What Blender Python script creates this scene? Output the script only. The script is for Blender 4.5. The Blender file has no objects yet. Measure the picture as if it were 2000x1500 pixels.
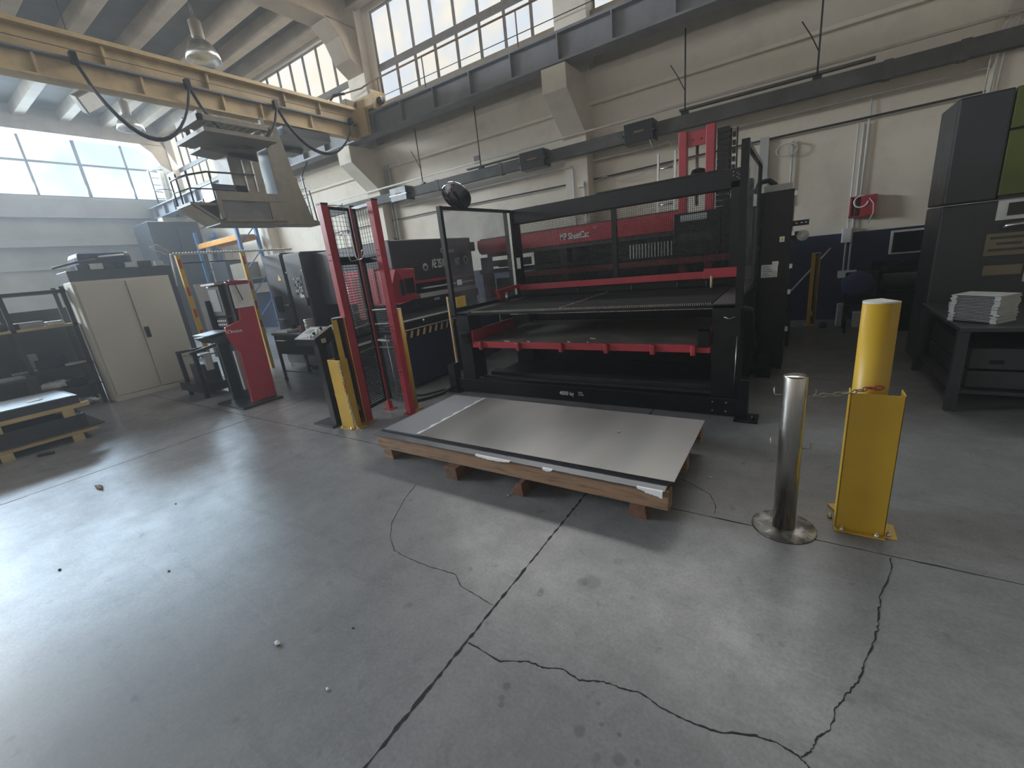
import bpy, bmesh, math, random
from mathutils import Vector, Matrix
random.seed(7)
SC = bpy.context.scene
COL = SC.collection
PI = math.pi

# ------------------------------------------------------------------ materials
MATS = {}
def mat(name, color, rough=0.5, metal=0.0, var=0.12, vscale=6.0, bump=0.0, bscale=40.0, spec=0.5,
        dirt=None, dirt_amt=0.0, dirt_scale=2.0, alpha=1.0, rvar=0.08, stretch=(1, 1, 1)):
    if name in MATS: return MATS[name]
    m = bpy.data.materials.new(name); m.use_nodes = True
    nt = m.node_tree; N = nt.nodes; L = nt.links
    b = N['Principled BSDF']
    b.inputs['Metallic'].default_value = metal
    b.inputs['Specular IOR Level'].default_value = spec
    tc = N.new('ShaderNodeTexCoord'); mp = N.new('ShaderNodeMapping'); mp.inputs['Scale'].default_value = stretch
    L.new(tc.outputs['Object'], mp.inputs['Vector'])
    nz = N.new('ShaderNodeTexNoise'); nz.inputs['Scale'].default_value = vscale; nz.inputs['Detail'].default_value = 6
    L.new(mp.outputs['Vector'], nz.inputs['Vector'])
    cr = N.new('ShaderNodeMapRange'); cr.inputs['From Min'].default_value = 0.3; cr.inputs['From Max'].default_value = 0.7
    cr.inputs['To Min'].default_value = 1 - var; cr.inputs['To Max'].default_value = 1 + var
    L.new(nz.outputs['Fac'], cr.inputs['Value'])
    mx = N.new('ShaderNodeMix'); mx.data_type = 'RGBA'; mx.blend_type = 'MULTIPLY'; mx.inputs['Factor'].default_value = 1
    mx.inputs['A'].default_value = (*color, 1); L.new(cr.outputs['Result'], mx.inputs['B'])
    out = mx.outputs['Result']
    if dirt:
        n2 = N.new('ShaderNodeTexNoise'); n2.inputs['Scale'].default_value = dirt_scale; n2.inputs['Detail'].default_value = 9
        n2.inputs['Roughness'].default_value = 0.65
        L.new(mp.outputs['Vector'], n2.inputs['Vector'])
        r2 = N.new('ShaderNodeMapRange'); r2.inputs['From Min'].default_value = 0.48; r2.inputs['From Max'].default_value = 0.72
        r2.inputs['To Max'].default_value = dirt_amt; L.new(n2.outputs['Fac'], r2.inputs['Value'])
        m2 = N.new('ShaderNodeMix'); m2.data_type = 'RGBA'; m2.inputs['B'].default_value = (*dirt, 1)
        L.new(out, m2.inputs['A']); L.new(r2.outputs['Result'], m2.inputs['Factor']); out = m2.outputs['Result']
    L.new(out, b.inputs['Base Color'])
    rr = N.new('ShaderNodeMapRange'); rr.inputs['To Min'].default_value = max(0, rough - rvar); rr.inputs['To Max'].default_value = min(1, rough + rvar)
    L.new(nz.outputs['Fac'], rr.inputs['Value']); L.new(rr.outputs['Result'], b.inputs['Roughness'])
    if bump:
        n3 = N.new('ShaderNodeTexNoise'); n3.inputs['Scale'].default_value = bscale; n3.inputs['Detail'].default_value = 5
        L.new(mp.outputs['Vector'], n3.inputs['Vector'])
        bp = N.new('ShaderNodeBump'); bp.inputs['Strength'].default_value = bump; bp.inputs['Distance'].default_value = 0.01
        L.new(n3.outputs['Fac'], bp.inputs['Height']); L.new(bp.outputs['Normal'], b.inputs['Normal'])
    if alpha < 1: b.inputs['Alpha'].default_value = alpha
    MATS[name] = m
    return m

def emit_mat(name, c1, c2, strength, scale=1.5):
    m = bpy.data.materials.new(name); m.use_nodes = True
    nt = m.node_tree; N = nt.nodes; L = nt.links
    N.remove(N['Principled BSDF'])
    e = N.new('ShaderNodeEmission'); e.inputs['Strength'].default_value = strength
    tc = N.new('ShaderNodeTexCoord'); nz = N.new('ShaderNodeTexNoise'); nz.inputs['Scale'].default_value = scale
    L.new(tc.outputs['Object'], nz.inputs['Vector'])
    mr = N.new('ShaderNodeMapRange'); mr.inputs['From Min'].default_value = .35; mr.inputs['From Max'].default_value = .65
    L.new(nz.outputs['Fac'], mr.inputs['Value'])
    mx = N.new('ShaderNodeMix'); mx.data_type = 'RGBA'; mx.inputs['A'].default_value = (*c1, 1); mx.inputs['B'].default_value = (*c2, 1)
    L.new(mr.outputs['Result'], mx.inputs['Factor']); L.new(mx.outputs['Result'], e.inputs['Color'])
    L.new(e.outputs['Emission'], N['Material Output'].inputs['Surface'])
    return m

def glass_mat(name, tint=(1, 1, 1), gloss=0.06, rough=0.03, film=0.0, filmcol=(.5, .5, .5)):
    m = bpy.data.materials.new(name); m.use_nodes = True
    nt = m.node_tree; N = nt.nodes; L = nt.links
    N.remove(N['Principled BSDF'])
    t = N.new('ShaderNodeBsdfTransparent'); t.inputs['Color'].default_value = (*tint, 1)
    g = N.new('ShaderNodeBsdfGlossy'); g.inputs['Roughness'].default_value = rough
    mx = N.new('ShaderNodeMixShader'); mx.inputs['Fac'].default_value = gloss
    L.new(t.outputs[0], mx.inputs[1]); L.new(g.outputs[0], mx.inputs[2])
    o = mx.outputs[0]
    if film:
        d = N.new('ShaderNodeBsdfDiffuse'); d.inputs['Color'].default_value = (*filmcol, 1)
        nz = N.new('ShaderNodeTexNoise'); nz.inputs['Scale'].default_value = 3; nz.inputs['Detail'].default_value = 8
        tc = N.new('ShaderNodeTexCoord'); L.new(tc.outputs['Object'], nz.inputs['Vector'])
        mr = N.new('ShaderNodeMapRange'); mr.inputs['From Min'].default_value = .3; mr.inputs['From Max'].default_value = .75
        mr.inputs['To Min'].default_value = film * .4; mr.inputs['To Max'].default_value = film * 1.6
        L.new(nz.outputs['Fac'], mr.inputs['Value'])
        m2 = N.new('ShaderNodeMixShader'); L.new(mr.outputs['Result'], m2.inputs['Fac'])
        L.new(o, m2.inputs[1]); L.new(d.outputs[0], m2.inputs[2]); o = m2.outputs[0]
    L.new(o, N['Material Output'].inputs['Surface'])
    return m

BLACK = mat('black_paint', (.006, .0063, .0075), .34, spec=.32, var=.2, bump=.03)
BLACK2 = mat('black_gloss_paint', (.005, .0053, .0065), .25, spec=.35, var=.2)
DGREY = mat('dark_grey_paint', (.026, .027, .031), .42, var=.15)
ANTH = mat('anthracite_paint', (.030, .031, .036), .40, var=.1)
RED = mat('red_paint', (.42, .035, .05), .38, var=.12, dirt=(.2, .02, .03), dirt_amt=.4)
RED2 = mat('red_side_paint', (.40, .03, .05), .42, var=.08)
REDD = mat('dark_red_paint', (.20, .03, .03), .5, var=.15)
YEL = mat('yellow_paint', (.56, .345, .028), .42, var=.08, dirt=(.35, .2, .03), dirt_amt=.35, dirt_scale=3)
STEEL = mat('brushed_steel', (.52, .50, .47), .28, 1.0, var=.12, vscale=30, stretch=(1, 1, .06))
STEELD = mat('worn_steel_plate', (.13, .125, .115), .45, .8, var=.3, vscale=9, dirt=(.62, .62, .61), dirt_amt=1, dirt_scale=9)
ZINC = mat('zinc_steel', (.62, .62, .60), .35, 1.0, var=.15)
SHEET = mat('steel_sheet_surface', (.235, .235, .235), .38, .8, rvar=.14, var=.18, vscale=1.6, stretch=(1, .25, 1), dirt=(.30, .28, .25), dirt_amt=.5, dirt_scale=1.5, bump=.02, bscale=3)
SHEETP = mat('pale_film_sheet', (.27, .29, .315), .42, .4, var=.08, vscale=2)
TRAYB = mat('worn_tray_bed', (.20, .185, .16), .55, .3, var=.2, dirt=(.08, .07, .06), dirt_amt=.6)
SHEETM = mat('dull_sheet', (.15, .155, .165), .45, .5, var=.12)
SHEETE = mat('sheet_edge_dark', (.05, .05, .055), .45, .3)
FILM = mat('white_torn_film', (.72, .74, .77), .45)
WOOD = mat('rough_timber', (.33, .205, .125), .8, var=.55, vscale=4, stretch=(1.2, 9, 9), bump=.6, bscale=30, dirt=(.12, .075, .05), dirt_amt=.7, dirt_scale=4)
WOODL = mat('pale_timber', (.52, .40, .20), .8, var=.2, vscale=5, stretch=(6, .6, 6), bump=.3, bscale=30)
WOODR = mat('reddish_timber_end', (.15, .075, .045), .8, var=.3, vscale=20)
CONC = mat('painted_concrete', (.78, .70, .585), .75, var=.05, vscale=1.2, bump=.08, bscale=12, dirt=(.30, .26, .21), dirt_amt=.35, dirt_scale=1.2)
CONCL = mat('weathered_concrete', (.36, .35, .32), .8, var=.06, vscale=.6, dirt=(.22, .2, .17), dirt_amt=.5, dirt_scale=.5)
CEIL = mat('dark_ceiling', (.13, .115, .095), .9, var=.2, vscale=1.5)  # dark brown with slight random mottling
DULLS = mat('dull_ochre_plate', (.17, .14, .085), .6)
CHAIN = mat('dull_chain_steel', (.34, .31, .27), .4, .8)
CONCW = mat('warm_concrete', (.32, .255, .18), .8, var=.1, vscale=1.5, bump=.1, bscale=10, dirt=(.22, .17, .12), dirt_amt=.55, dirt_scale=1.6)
CONCG = mat('grey_concrete', (.26, .25, .25), .8, var=.1, vscale=1.5, bump=.1, bscale=10, dirt=(.2, .19, .18), dirt_amt=.4)
GIRD = mat('cream_crane_paint', (.62, .46, .24), .5, var=.1, vscale=1.2, dirt=(.22, .16, .09), dirt_amt=.55, dirt_scale=1.8)
GIRDG = mat('grey_girder_paint', (.22, .22, .235), .6, var=.12, vscale=1.2, dirt=(.07, .07, .07), dirt_amt=.4)
CABG = mat('drab_cabin_paint', (.21, .175, .125), .55, var=.12, dirt=(.09, .085, .075), dirt_amt=.4)
CREAM = mat('cream_cabinet_paint', (.58, .55, .48), .5, var=.04, vscale=1)
BLUEW = mat('blue_dado', (.009, .018, .052), .6, var=.1)
BUS = mat('dusty_trunking', (.075, .072, .066), .7, var=.25, vscale=3, dirt=(.25, .24, .22), dirt_amt=.3)
PVC = mat('grey_conduit', (.56, .55, .52), .5, var=.1)
WPIPE = mat('off_white_pipe', (.58, .54, .47), .5, var=.1)
WHITE = mat('white_plastic', (.72, .72, .70), .45, var=.05)
PAPER = mat('paper', (.70, .70, .68), .8, var=.06, vscale=12)
RUBBER = mat('black_rubber', (.018, .018, .018), .6)
INK = mat('lettering_white', (.72, .74, .72), .5, var=.05)
INKD = mat('lettering_dark', (.05, .05, .05), .6)
LABELY = mat('yellow_label', (.72, .48, .08), .5)
GREEN = mat('olive_green_panel', (.085, .105, .016), .5, var=.06)
BRUSH = mat('brush_table', (.012, .012, .0125), .85, spec=.12, var=.6, vscale=160, bump=.5, bscale=200)
BLUE = mat('rack_blue', (.06, .16, .36), .45)
ORANGE = mat('rack_orange', (.80, .36, .05), .45)
SCREEN = mat('dull_screen', (.35, .36, .36), .2, var=.03)
DSCREEN = mat('dark_screen', (.012, .012, .014), .12)
DKBLUE = mat('dark_blue_paint', (.010, .016, .05), .45)
DENIM = mat('blue_cloth', (.04, .06, .14), .9, var=.2, bump=.3, bscale=60)
WIRE = mat('dark_wire', (.03, .03, .033), .5)
TAN = mat('tan_strip', (.60, .42, .24), .5)
RAG = mat('grey_rag', (.30, .28, .24), .9, var=.25, bump=.3)
RUST = mat('brown_rust_pipe', (.20, .10, .05), .7, var=.3)
FRAMEM = mat('window_frame_steel', (.12, .10, .08), .6, var=.2)
FRAMEG = mat('window_frame_grey', (.16, .165, .18), .55, var=.1)
PERF = mat('light_grey_panel', (.46, .46, .45), .5, var=.06)
DOMEM = mat('dome_mirror', (.22, .22, .23), .06, 1.0, var=.02)
GLASSC = glass_mat('clear_screen_panel', (.86, .87, .88), .05, .04, .10, (.45, .46, .48))
GLASSW = glass_mat('window_glass', (.97, .98, 1), .02, .02)
GLASSD = glass_mat('cab_glass', (.75, .77, .76), .10, .05, .25, (.4, .4, .38))
PANE = emit_mat('frosted_daylit_pane', (1.0, .95, .84), (.78, .86, .95), .92, 1.1)
SKYP = emit_mat('glowing_sky_pane', (.60, .88, 1.0), (1.0, 1.0, 1.0), 1.1, .35)
PANE2 = emit_mat('frosted_daylit_pane_warm', (1.0, .94, .80), (.95, .95, .92), 1.0, 1.1)

# ------------------------------------------------------------------ mesh builder
ORG = {}
class MB:
    def __init__(s): s.bm = bmesh.new()
    def _add(s, verts, faces):
        vs = [s.bm.verts.new(v) for v in verts]
        for f in faces:
            try: s.bm.faces.new([vs[i] for i in f])
            except ValueError: pass
        return vs
    def box(s, x0, x1, y0, y1, z0, z1, M=None):
        x0, x1 = min(x0, x1), max(x0, x1); y0, y1 = min(y0, y1), max(y0, y1); z0, z1 = min(z0, z1), max(z0, z1)
        v = [Vector(p) for p in ((x0,y0,z0),(x1,y0,z0),(x1,y1,z0),(x0,y1,z0),(x0,y0,z1),(x1,y0,z1),(x1,y1,z1),(x0,y1,z1))]
        if M: v = [M @ p for p in v]
        s._add(v, [(0,3,2,1),(4,5,6,7),(0,1,5,4),(1,2,6,5),(2,3,7,6),(3,0,4,7)]); return s
    def bar(s, p0, p1, w, h=None, up=(0, 0, 1)):
        p0, p1 = Vector(p0), Vector(p1); h = h or w
        d = (p1 - p0).normalized(); u = Vector(up)
        if abs(d.dot(u)) > .98: u = Vector((1, 0, 0)) if abs(d.x) < .9 else Vector((0, 1, 0))
        a = d.cross(u).normalized(); b = a.cross(d).normalized()
        v = []
        for p in (p0, p1):
            for i, j in ((-1,-1),(1,-1),(1,1),(-1,1)): v.append(p + a*(i*w/2) + b*(j*h/2))
        s._add(v, [(0,1,2,3),(7,6,5,4),(0,4,5,1),(1,5,6,2),(2,6,7,3),(3,7,4,0)]); return s
    def tube(s, path, r, seg=10, cap=True):
        P = [Vector(p) for p in path]; rings = []
        a = None
        for i, p in enumerate(P):
            d = (P[min(i+1, len(P)-1)] - P[max(i-1, 0)]).normalized()
            if a is None:
                u = Vector((0,0,1)) if abs(d.z) < .95 else Vector((1,0,0)); a = d.cross(u).normalized()
            else: a = (a - d*a.dot(d)).normalized()
            b = d.cross(a)
            rr = r[i] if isinstance(r, (list, tuple)) else r
            rings.append([s.bm.verts.new(p + (a*math.cos(t*2*PI/seg) + b*math.sin(t*2*PI/seg))*rr) for t in range(seg)])
        for A, B in zip(rings, rings[1:]):
            for t in range(seg):
                f = s.bm.faces.new((A[t], A[(t+1)%seg], B[(t+1)%seg], B[t])); f.smooth = True
        if cap:
            s.bm.faces.new(rings[0][::-1]); s.bm.faces.new(rings[-1])
        return s
    def cyl(s, p0, p1, r, seg=20): return s.tube([p0, p1], r, seg)
    def prism(s, pts, vec):
        vec = Vector(vec); n = len(pts); P = [Vector(p) for p in pts]
        s._add(P + [p + vec for p in P], [tuple(range(n))[::-1], tuple(range(n, 2*n))] + [(i, (i+1)%n, n+(i+1)%n, n+i) for i in range(n)])
        return s
    def lathe(s, c, prof, seg=32, axis=None):
        c = Vector(c); q = Vector((0,0,1)).rotation_difference(Vector(axis).normalized()) if axis else None
        rings = []
        for r, z in prof:
            row = []
            for t in range(seg):
                p = Vector((r*math.cos(2*PI*t/seg), r*math.sin(2*PI*t/seg), z))
                if q: p = q @ p
                row.append(s.bm.verts.new(c + p))
            rings.append(row)
        for A, B in zip(rings, rings[1:]):
            for t in range(seg):
                f = s.bm.faces.new((A[t], A[(t+1)%seg], B[(t+1)%seg], B[t])); f.smooth = True
        s.bm.faces.new(rings[0][::-1]); s.bm.faces.new(rings[-1]); return s
    def blob(s, c, r, sub=2, jit=.15, seed=1):
        rnd = random.Random(seed); n0 = len(s.bm.verts)
        g = bmesh.ops.create_icosphere(s.bm, subdivisions=sub, radius=1)
        for v in g['verts']:
            k = 1 + rnd.uniform(-jit, jit); v.co = Vector((c[0]+v.co.x*r[0]*k, c[1]+v.co.y*r[1]*k, c[2]+v.co.z*r[2]*k))
        return s
    def build(s, name, m, parent=None, origin=None, bevel=0.0, smooth=False):
        bmesh.ops.recalc_face_normals(s.bm, faces=s.bm.faces[:])
        if parent is not None: o0 = ORG[parent.name]
        elif origin is not None: o0 = Vector(origin)
        else:
            zs = min(v.co.z for v in s.bm.verts); xs = [v.co.x for v in s.bm.verts]; ys = [v.co.y for v in s.bm.verts]
            o0 = Vector(((min(xs)+max(xs))/2, (min(ys)+max(ys))/2, zs))
        bmesh.ops.translate(s.bm, verts=s.bm.verts[:], vec=-o0)
        me = bpy.data.meshes.new(name); s.bm.to_mesh(me); s.bm.free()
        me.materials.append(m)
        if smooth:
            for p in me.polygons: p.use_smooth = True
        o = bpy.data.objects.new(name, me); COL.objects.link(o)
        if parent is not None: o.parent = parent
        else: o.location = o0
        ORG[o.name] = o0
        if bevel:
            md = o.modifiers.new('bevel', 'BEVEL'); md.width = bevel; md.segments = 2; md.limit_method = 'ANGLE'
        return o

def thing(name, label, cat, loc, group=None):
    o = bpy.data.objects.new(name, None); COL.objects.link(o)
    o.empty_display_size = .1; o.location = loc; ORG[o.name] = Vector(loc)
    o['label'] = label; o['category'] = cat
    if group: o['group'] = group
    return o
def tag(o, label, cat, group=None):
    o['label'] = label; o['category'] = cat
    if group: o['group'] = group
    return o
def struct(o):
    o['kind'] = 'structure'; return o
def B(*a): return MB().box(*a)
def copy_tree(o, loc, label=None):
    def rec(src, par):
        c = src.copy(); COL.objects.link(c)
        if par is not None: c.parent = par
        for ch in src.children: rec(ch, c)
        return c
    c = rec(o, None); c.location = loc
    if label: c['label'] = label
    return c

def text(name, body, size, m, parent, origin, xdir, updir, sx=1.0, bold=0.0, extrude=.002, align='LEFT', shear=0):
    cu = bpy.data.curves.new(name, 'FONT'); cu.body = body; cu.size = size; cu.extrude = extrude; cu.offset = bold
    cu.align_x = align; cu.resolution_u = 3; cu.shear = shear
    t = bpy.data.objects.new(name, cu); COL.objects.link(t)
    dg = bpy.context.evaluated_depsgraph_get(); dg.update()
    me = bpy.data.meshes.new_from_object(t.evaluated_get(dg))
    bpy.data.objects.remove(t); bpy.data.curves.remove(cu)
    X = Vector(xdir).normalized(); U = Vector(updir).normalized(); Nn = X.cross(U)
    R = Matrix((X, U, Nn)).transposed()
    po = ORG[parent.name]
    for v in me.vertices:
        v.co = R @ Vector((v.co.x*sx, v.co.y, v.co.z)) + Vector(origin) - po
    me.materials.clear(); me.materials.append(m)
    o = bpy.data.objects.new(name, me); COL.objects.link(o); o.parent = parent; ORG[o.name] = po
    return o
# ------------------------------------------------------------------ the setting
XL, XR, YN, YB, ZC = -25.0, 9.0, -11.0, 9.8, 8.85
def floor_mat():
    m = bpy.data.materials.new('polished_concrete_floor'); m.use_nodes = True
    nt = m.node_tree; N = nt.nodes; L = nt.links; b = N['Principled BSDF']
    tc = N.new('ShaderNodeTexCoord')
    def noise(scale, detail=8, rough=.6, stretch=None):
        n = N.new('ShaderNodeTexNoise'); n.inputs['Scale'].default_value = scale; n.inputs['Detail'].default_value = detail
        n.inputs['Roughness'].default_value = rough
        if stretch:
            mp = N.new('ShaderNodeMapping'); mp.inputs['Scale'].default_value = stretch; mp.inputs['Rotation'].default_value = (0, 0, .5)
            L.new(tc.outputs['Object'], mp.inputs['Vector']); L.new(mp.outputs['Vector'], n.inputs['Vector'])
        else: L.new(tc.outputs['Object'], n.inputs['Vector'])
        return n.outputs['Fac']
    def rng(s, a, bb, c, d):
        r = N.new('ShaderNodeMapRange')
        for k, v in zip(('From Min','From Max','To Min','To Max'), (a, bb, c, d)): r.inputs[k].default_value = v
        L.new(s, r.inputs['Value']); return r.outputs['Result']
    def mul(a, c):
        q = N.new('ShaderNodeMath'); q.operation = 'MULTIPLY'; L.new(a, q.inputs[0]); L.new(c, q.inputs[1]); return q.outputs[0]
    big = rng(noise(.7, 7), .3, .7, .80, 1.17)
    mid = rng(noise(4, 10, .75), .3, .7, .78, 1.18)
    fine = rng(noise(60, 8, .75), .3, .7, .80, 1.16)
    streak = rng(noise(2.2, 8, .7, (.35, 3.2, 1)), .55, .75, 1.0, .78)
    spots = rng(noise(9, 3, .5), .66, .74, 1.0, .72)
    v = mul(mul(mul(big, mid), mul(fine, streak)), spots)
    # individual oil drips
    for (x, y, r) in [(-.903,1.02,.017),(-.894,.968,.013),(-.88,.944,.012),(-.543,1.129,.010),(-.565,1.003,.022),(-.503,1.064,.009),(-.433,1.062,.009),(-.406,.983,.022),(-.35,1.005,.011),(-.817,1.719,.05),(-.86,1.70,.03),(-1.025,1.524,.02),(-1.03,1.55,.016)]:
        vm = N.new('ShaderNodeVectorMath'); vm.operation = 'DISTANCE'; vm.inputs[1].default_value = (x, y, 0)
        L.new(tc.outputs['Object'], vm.inputs[0])
        v = mul(v, rng(vm.outputs['Value'], r*.75, r*1.25, .68, 1.0))
    mx = N.new('ShaderNodeMix'); mx.data_type = 'RGBA'; mx.blend_type = 'MULTIPLY'; mx.inputs['Factor'].default_value = 1
    mx.inputs['A'].default_value = (.212, .213, .217, 1); L.new(v, mx.inputs['B'])
    L.new(mx.outputs['Result'], b.inputs['Base Color'])
    L.new(rng(mul(mid, fine), .7, 1.3, .42, .24), b.inputs['Roughness'])
    b.inputs['Specular IOR Level'].default_value = .42
    bp = N.new('ShaderNodeBump'); bp.inputs['Strength'].default_value = .10; bp.inputs['Distance'].default_value = .004
    L.new(noise(26, 6, .6), bp.inputs['Height']); L.new(bp.outputs['Normal'], b.inputs['Normal'])
    return m
FLOOR = floor_mat()
CRACK = mat('crack_dirt', (.018, .017, .016), .9, var=.3, vscale=40)
flo = struct(B(XL, XR, YN, YB, -.3, 0).build('floor', FLOOR, origin=(0, 0, 0)))
def ribbon(name, pts, w, sub=7, jit=.75, wander=.0028, parent=flo):
    rnd = random.Random(len(pts)*31 + int(abs(pts[0][0])*100)); P = []
    for a, b in zip(pts, pts[1:]):
        for k in range(sub):
            t = k/sub; P.append(Vector((a[0]+(b[0]-a[0])*t + rnd.uniform(-wander, wander), a[1]+(b[1]-a[1])*t + rnd.uniform(-wander, wander), 0)))
    P.append(Vector((*pts[-1], 0)))
    mb = MB(); prev = None
    for i, p in enumerate(P):
        d = (P[min(i+1, len(P)-1)] - P[max(i-1, 0)]).normalized(); n = Vector((-d.y, d.x, 0))
        ww = w*(1 + rnd.uniform(-jit, jit))/2
        row = [mb.bm.verts.new(p + n*ww + Vector((0,0,.0015))), mb.bm.verts.new(p - n*ww + Vector((0,0,.0015))),
               mb.bm.verts.new(p - n*ww*.6 + Vector((0,0,-.01))), mb.bm.verts.new(p + n*ww*.6 + Vector((0,0,-.01)))]
        if prev:
            for k in range(4): mb.bm.faces.new((prev[k], prev[(k+1)%4], row[(k+1)%4], row[k]))
        prev = row
    return mb.build(name, CRACK, parent)
jp = lambda a, b, n: [(a[0]+(b[0]-a[0])*i/n, a[1]+(b[1]-a[1])*i/n) for i in range(n+1)]
ribbon('expansion_joint', jp((-1.19, -1.5), (-1.205, 9.6), 70), .010, wander=.0025, jit=.95)
ribbon('expansion_joint', jp((-11.5, 2.57), (6, 2.57), 40), .006, wander=.002)
ribbon('expansion_joint', jp((-6.2, -3), (-6.1, 9.6), 20), .006, wander=.002)
ribbon('crack', [(-1.18,1.112),(-.993,1.102),(-.88,1.159),(-.799,1.166),(-.734,1.197),(-.648,1.183),(-.555,1.225),(-.496,1.231),(-.41,1.249),(-.34,1.23),(-.237,1.227),(-.143,1.234),(-.015,1.287),(.045,1.295),(.11,1.281),(.141,1.26),(.2,1.2)], .0045)
ribbon('crack', [(.503,2.55),(.493,2.441),(.425,2.224),(.41,2.122),(.391,1.994),(.354,1.865),(.322,1.762),(.303,1.687),(.268,1.618),(.22,1.521),(.204,1.433),(.166,1.382),(.142,1.318),(.117,1.283)], .004, wander=.004)
ribbon('crack', [(-2.537,2.107),(-2.458,1.905),(-2.31,1.642),(-2.179,1.512),(-2.047,1.43),(-1.89,1.414),(-1.721,1.419),(-1.536,1.437),(-1.449,1.378),(-1.331,1.365),(-1.21,1.348)], .003)
ribbon('crack', [(-.629,2.981),(-.509,2.911),(-.406,2.836),(-.352,2.709),(-.345,2.604)], .003)

# long back wall, clerestory between the columns
ZS, ZT = 6.29, 8.46
wins = [(-24.5, -17.6), (-16.85, -11.2), (-10.08, -4.52), (-3.80, 1.95), (2.75, 8.4)]
mb = B(XL-.3, XR, YB, YB+.3, 0, ZS); mb.box(XL-.3, XR, YB, YB+.3, ZT, ZC+.4)
xs = [XL-.3] + [v for w in wins for v in w] + [XR]
for a, b in zip(xs[::2], xs[1::2]): mb.box(a, b, YB, YB+.3, ZS, ZT)
wb = struct(mb.build('wall_back', CONC, origin=(0, YB, 0)))
struct(B(XL, XR, YB-.012, YB, 0, 1.52).build('trim_1', BLUEW))                     # blue dado
mb = MB().prism([(XL, 9.80, 5.2), (XL, 9.46, 5.2), (XL, 9.46, 5.08), (XL, 9.52, 4.98), (XL, 9.70, 4.70), (XL, 9.70, 4.64), (XL, 9.80, 4.64)], (XR-XL, 0, 0)); struct(mb.build('trim_2', CONC))  # ledge beam on the wall
mb = B(XL, XR, 9.72, YB, 6.08, ZS); struct(mb.build('trim_3', CONCW))              # sill strip
# opposite wall behind the viewer and side walls
mb = B(XL-.3, XR+.3, YN-.3, YN, 0, 5.6); mb.box(XL-.3, XR+.3, YN-.3, YN, 8.2, ZC+.4)
for a, b in ((XL-.3, -24), (-18, -17), (-11, -10), (-4, -3), (3, 4), (8.5, XR+.3)): mb.box(a, b, YN-.3, YN, 5.6, 8.2)
struct(mb.build('wall_front', CONC, origin=(0, YN, 0)))
struct(B(XR, XR+.3, YN, YB+.3, 0, ZC+.4).build('wall_right', CONC))
wy0, wy1, wz0, wz1 = -9.0, 9.62, 6.08, 8.43
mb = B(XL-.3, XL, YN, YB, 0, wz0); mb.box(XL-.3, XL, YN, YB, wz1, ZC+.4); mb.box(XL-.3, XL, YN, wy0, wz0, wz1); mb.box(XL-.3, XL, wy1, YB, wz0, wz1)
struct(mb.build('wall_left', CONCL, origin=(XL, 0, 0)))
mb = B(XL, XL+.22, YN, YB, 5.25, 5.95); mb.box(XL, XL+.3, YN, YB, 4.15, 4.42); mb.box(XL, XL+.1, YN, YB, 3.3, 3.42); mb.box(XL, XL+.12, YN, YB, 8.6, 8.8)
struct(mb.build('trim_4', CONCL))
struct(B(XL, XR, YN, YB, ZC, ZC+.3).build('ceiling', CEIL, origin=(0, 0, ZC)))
# ceiling ribs run along the hall, portal beams across it
k = 5
for i, yy in enumerate((9.45, 8.55, 7.65, 6.4, 5.2, 4.0, 2.8, 1.6, .4, -.8, -2, -3.2, -4.4, -5.6, -6.8, -8, -9.2)):
    mb = B(XL, XR, yy-.14, yy+.14, ZC-.38, ZC)
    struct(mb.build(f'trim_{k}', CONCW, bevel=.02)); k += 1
for x in (2.35, -4.18, -10.7, -17.2, -23.9):
    w = .3
    mb = B(x-.33, x+.33, YN, YB, 8.05, ZC)
    mb.prism([(x-.33, 9.6, 7.0), (x-.33, 9.6, 8.1), (x-.33, 8.55, 8.1), (x-.33, 8.95, 7.75), (x-.33, 9.15, 7.3)], (.66, 0, 0))
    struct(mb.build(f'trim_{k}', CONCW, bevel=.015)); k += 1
    mb = B(x-.27, x+.27, 9.4, YB, 0, 5.2); mb.box(x-.36, x+.36, 9.52, YB, 5.2, ZC)
    mb.prism([(x-.265, 8.6, 5.16), (x-.265, 8.6, 4.74), (x-.265, 9.4, 4.09), (x-.265, 9.7, 4.09), (x-.265, 9.7, 5.16)], (.53, 0, 0))
    struct(mb.build(f'trim_{k}', CONC, bevel=.012)); k += 1

# windows
wn = 1
def window(x0, x1, ncol, paneM):
    global wn
    mb = MB(); d = (x1-x0)/ncol
    for i in range(ncol+1): mb.box(x0+d*i-.028, x0+d*i+.028, 9.83, 9.93, ZS, ZT)
    for z, h in ((ZS, .03), (7.15, .075), (ZT, .03)): mb.box(x0, x1, 9.82, 9.94, z-h, z+h)
    f = struct(mb.build(f'window_{wn}', FRAMEM)); wn += 1
    for i in range(ncol):
        for z0, z1 in ((ZS+.03, 7.075), (7.225, ZT-.03)):
            B(x0+d*i+.028, x0+d*(i+1)-.028, 9.88, 9.895, z0, z1).build('pane', paneM, f)
    return f
for (a, b), n, pm in zip(wins, (10, 8, 8, 8, 8), (PANE2, PANE2, PANE, PANE, PANE)): window(a, b, n, pm)
# big window of the left wall; its pane glows with a painted cloudy sky
mb = MB()
ym = [wy0 + .02]; y = 8.4
ys = [8.4 - 1.55*i for i in range(12)]
for i, y in enumerate(ys):
    if y < wy0: break
    h = .05 if i % 2 else .032
    mb.box(XL-.2, XL-.06, y-h, y+h, wz0, wz1)
for z, h in ((wz0, .04), (7.36, .035), (wz1, .04)): mb.box(XL-.2, XL-.06, wy0, wy1, z-h, z+h)
for y in (wy0, wy1): mb.box(XL-.2, XL-.06, y-.05, y+.05, wz0, wz1)
f = struct(mb.build(f'window_{wn}', FRAMEG)); wn += 1
B(XL-.14, XL-.13, wy0, wy1, wz0, wz1).build('pane', SKYP, f)
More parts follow.
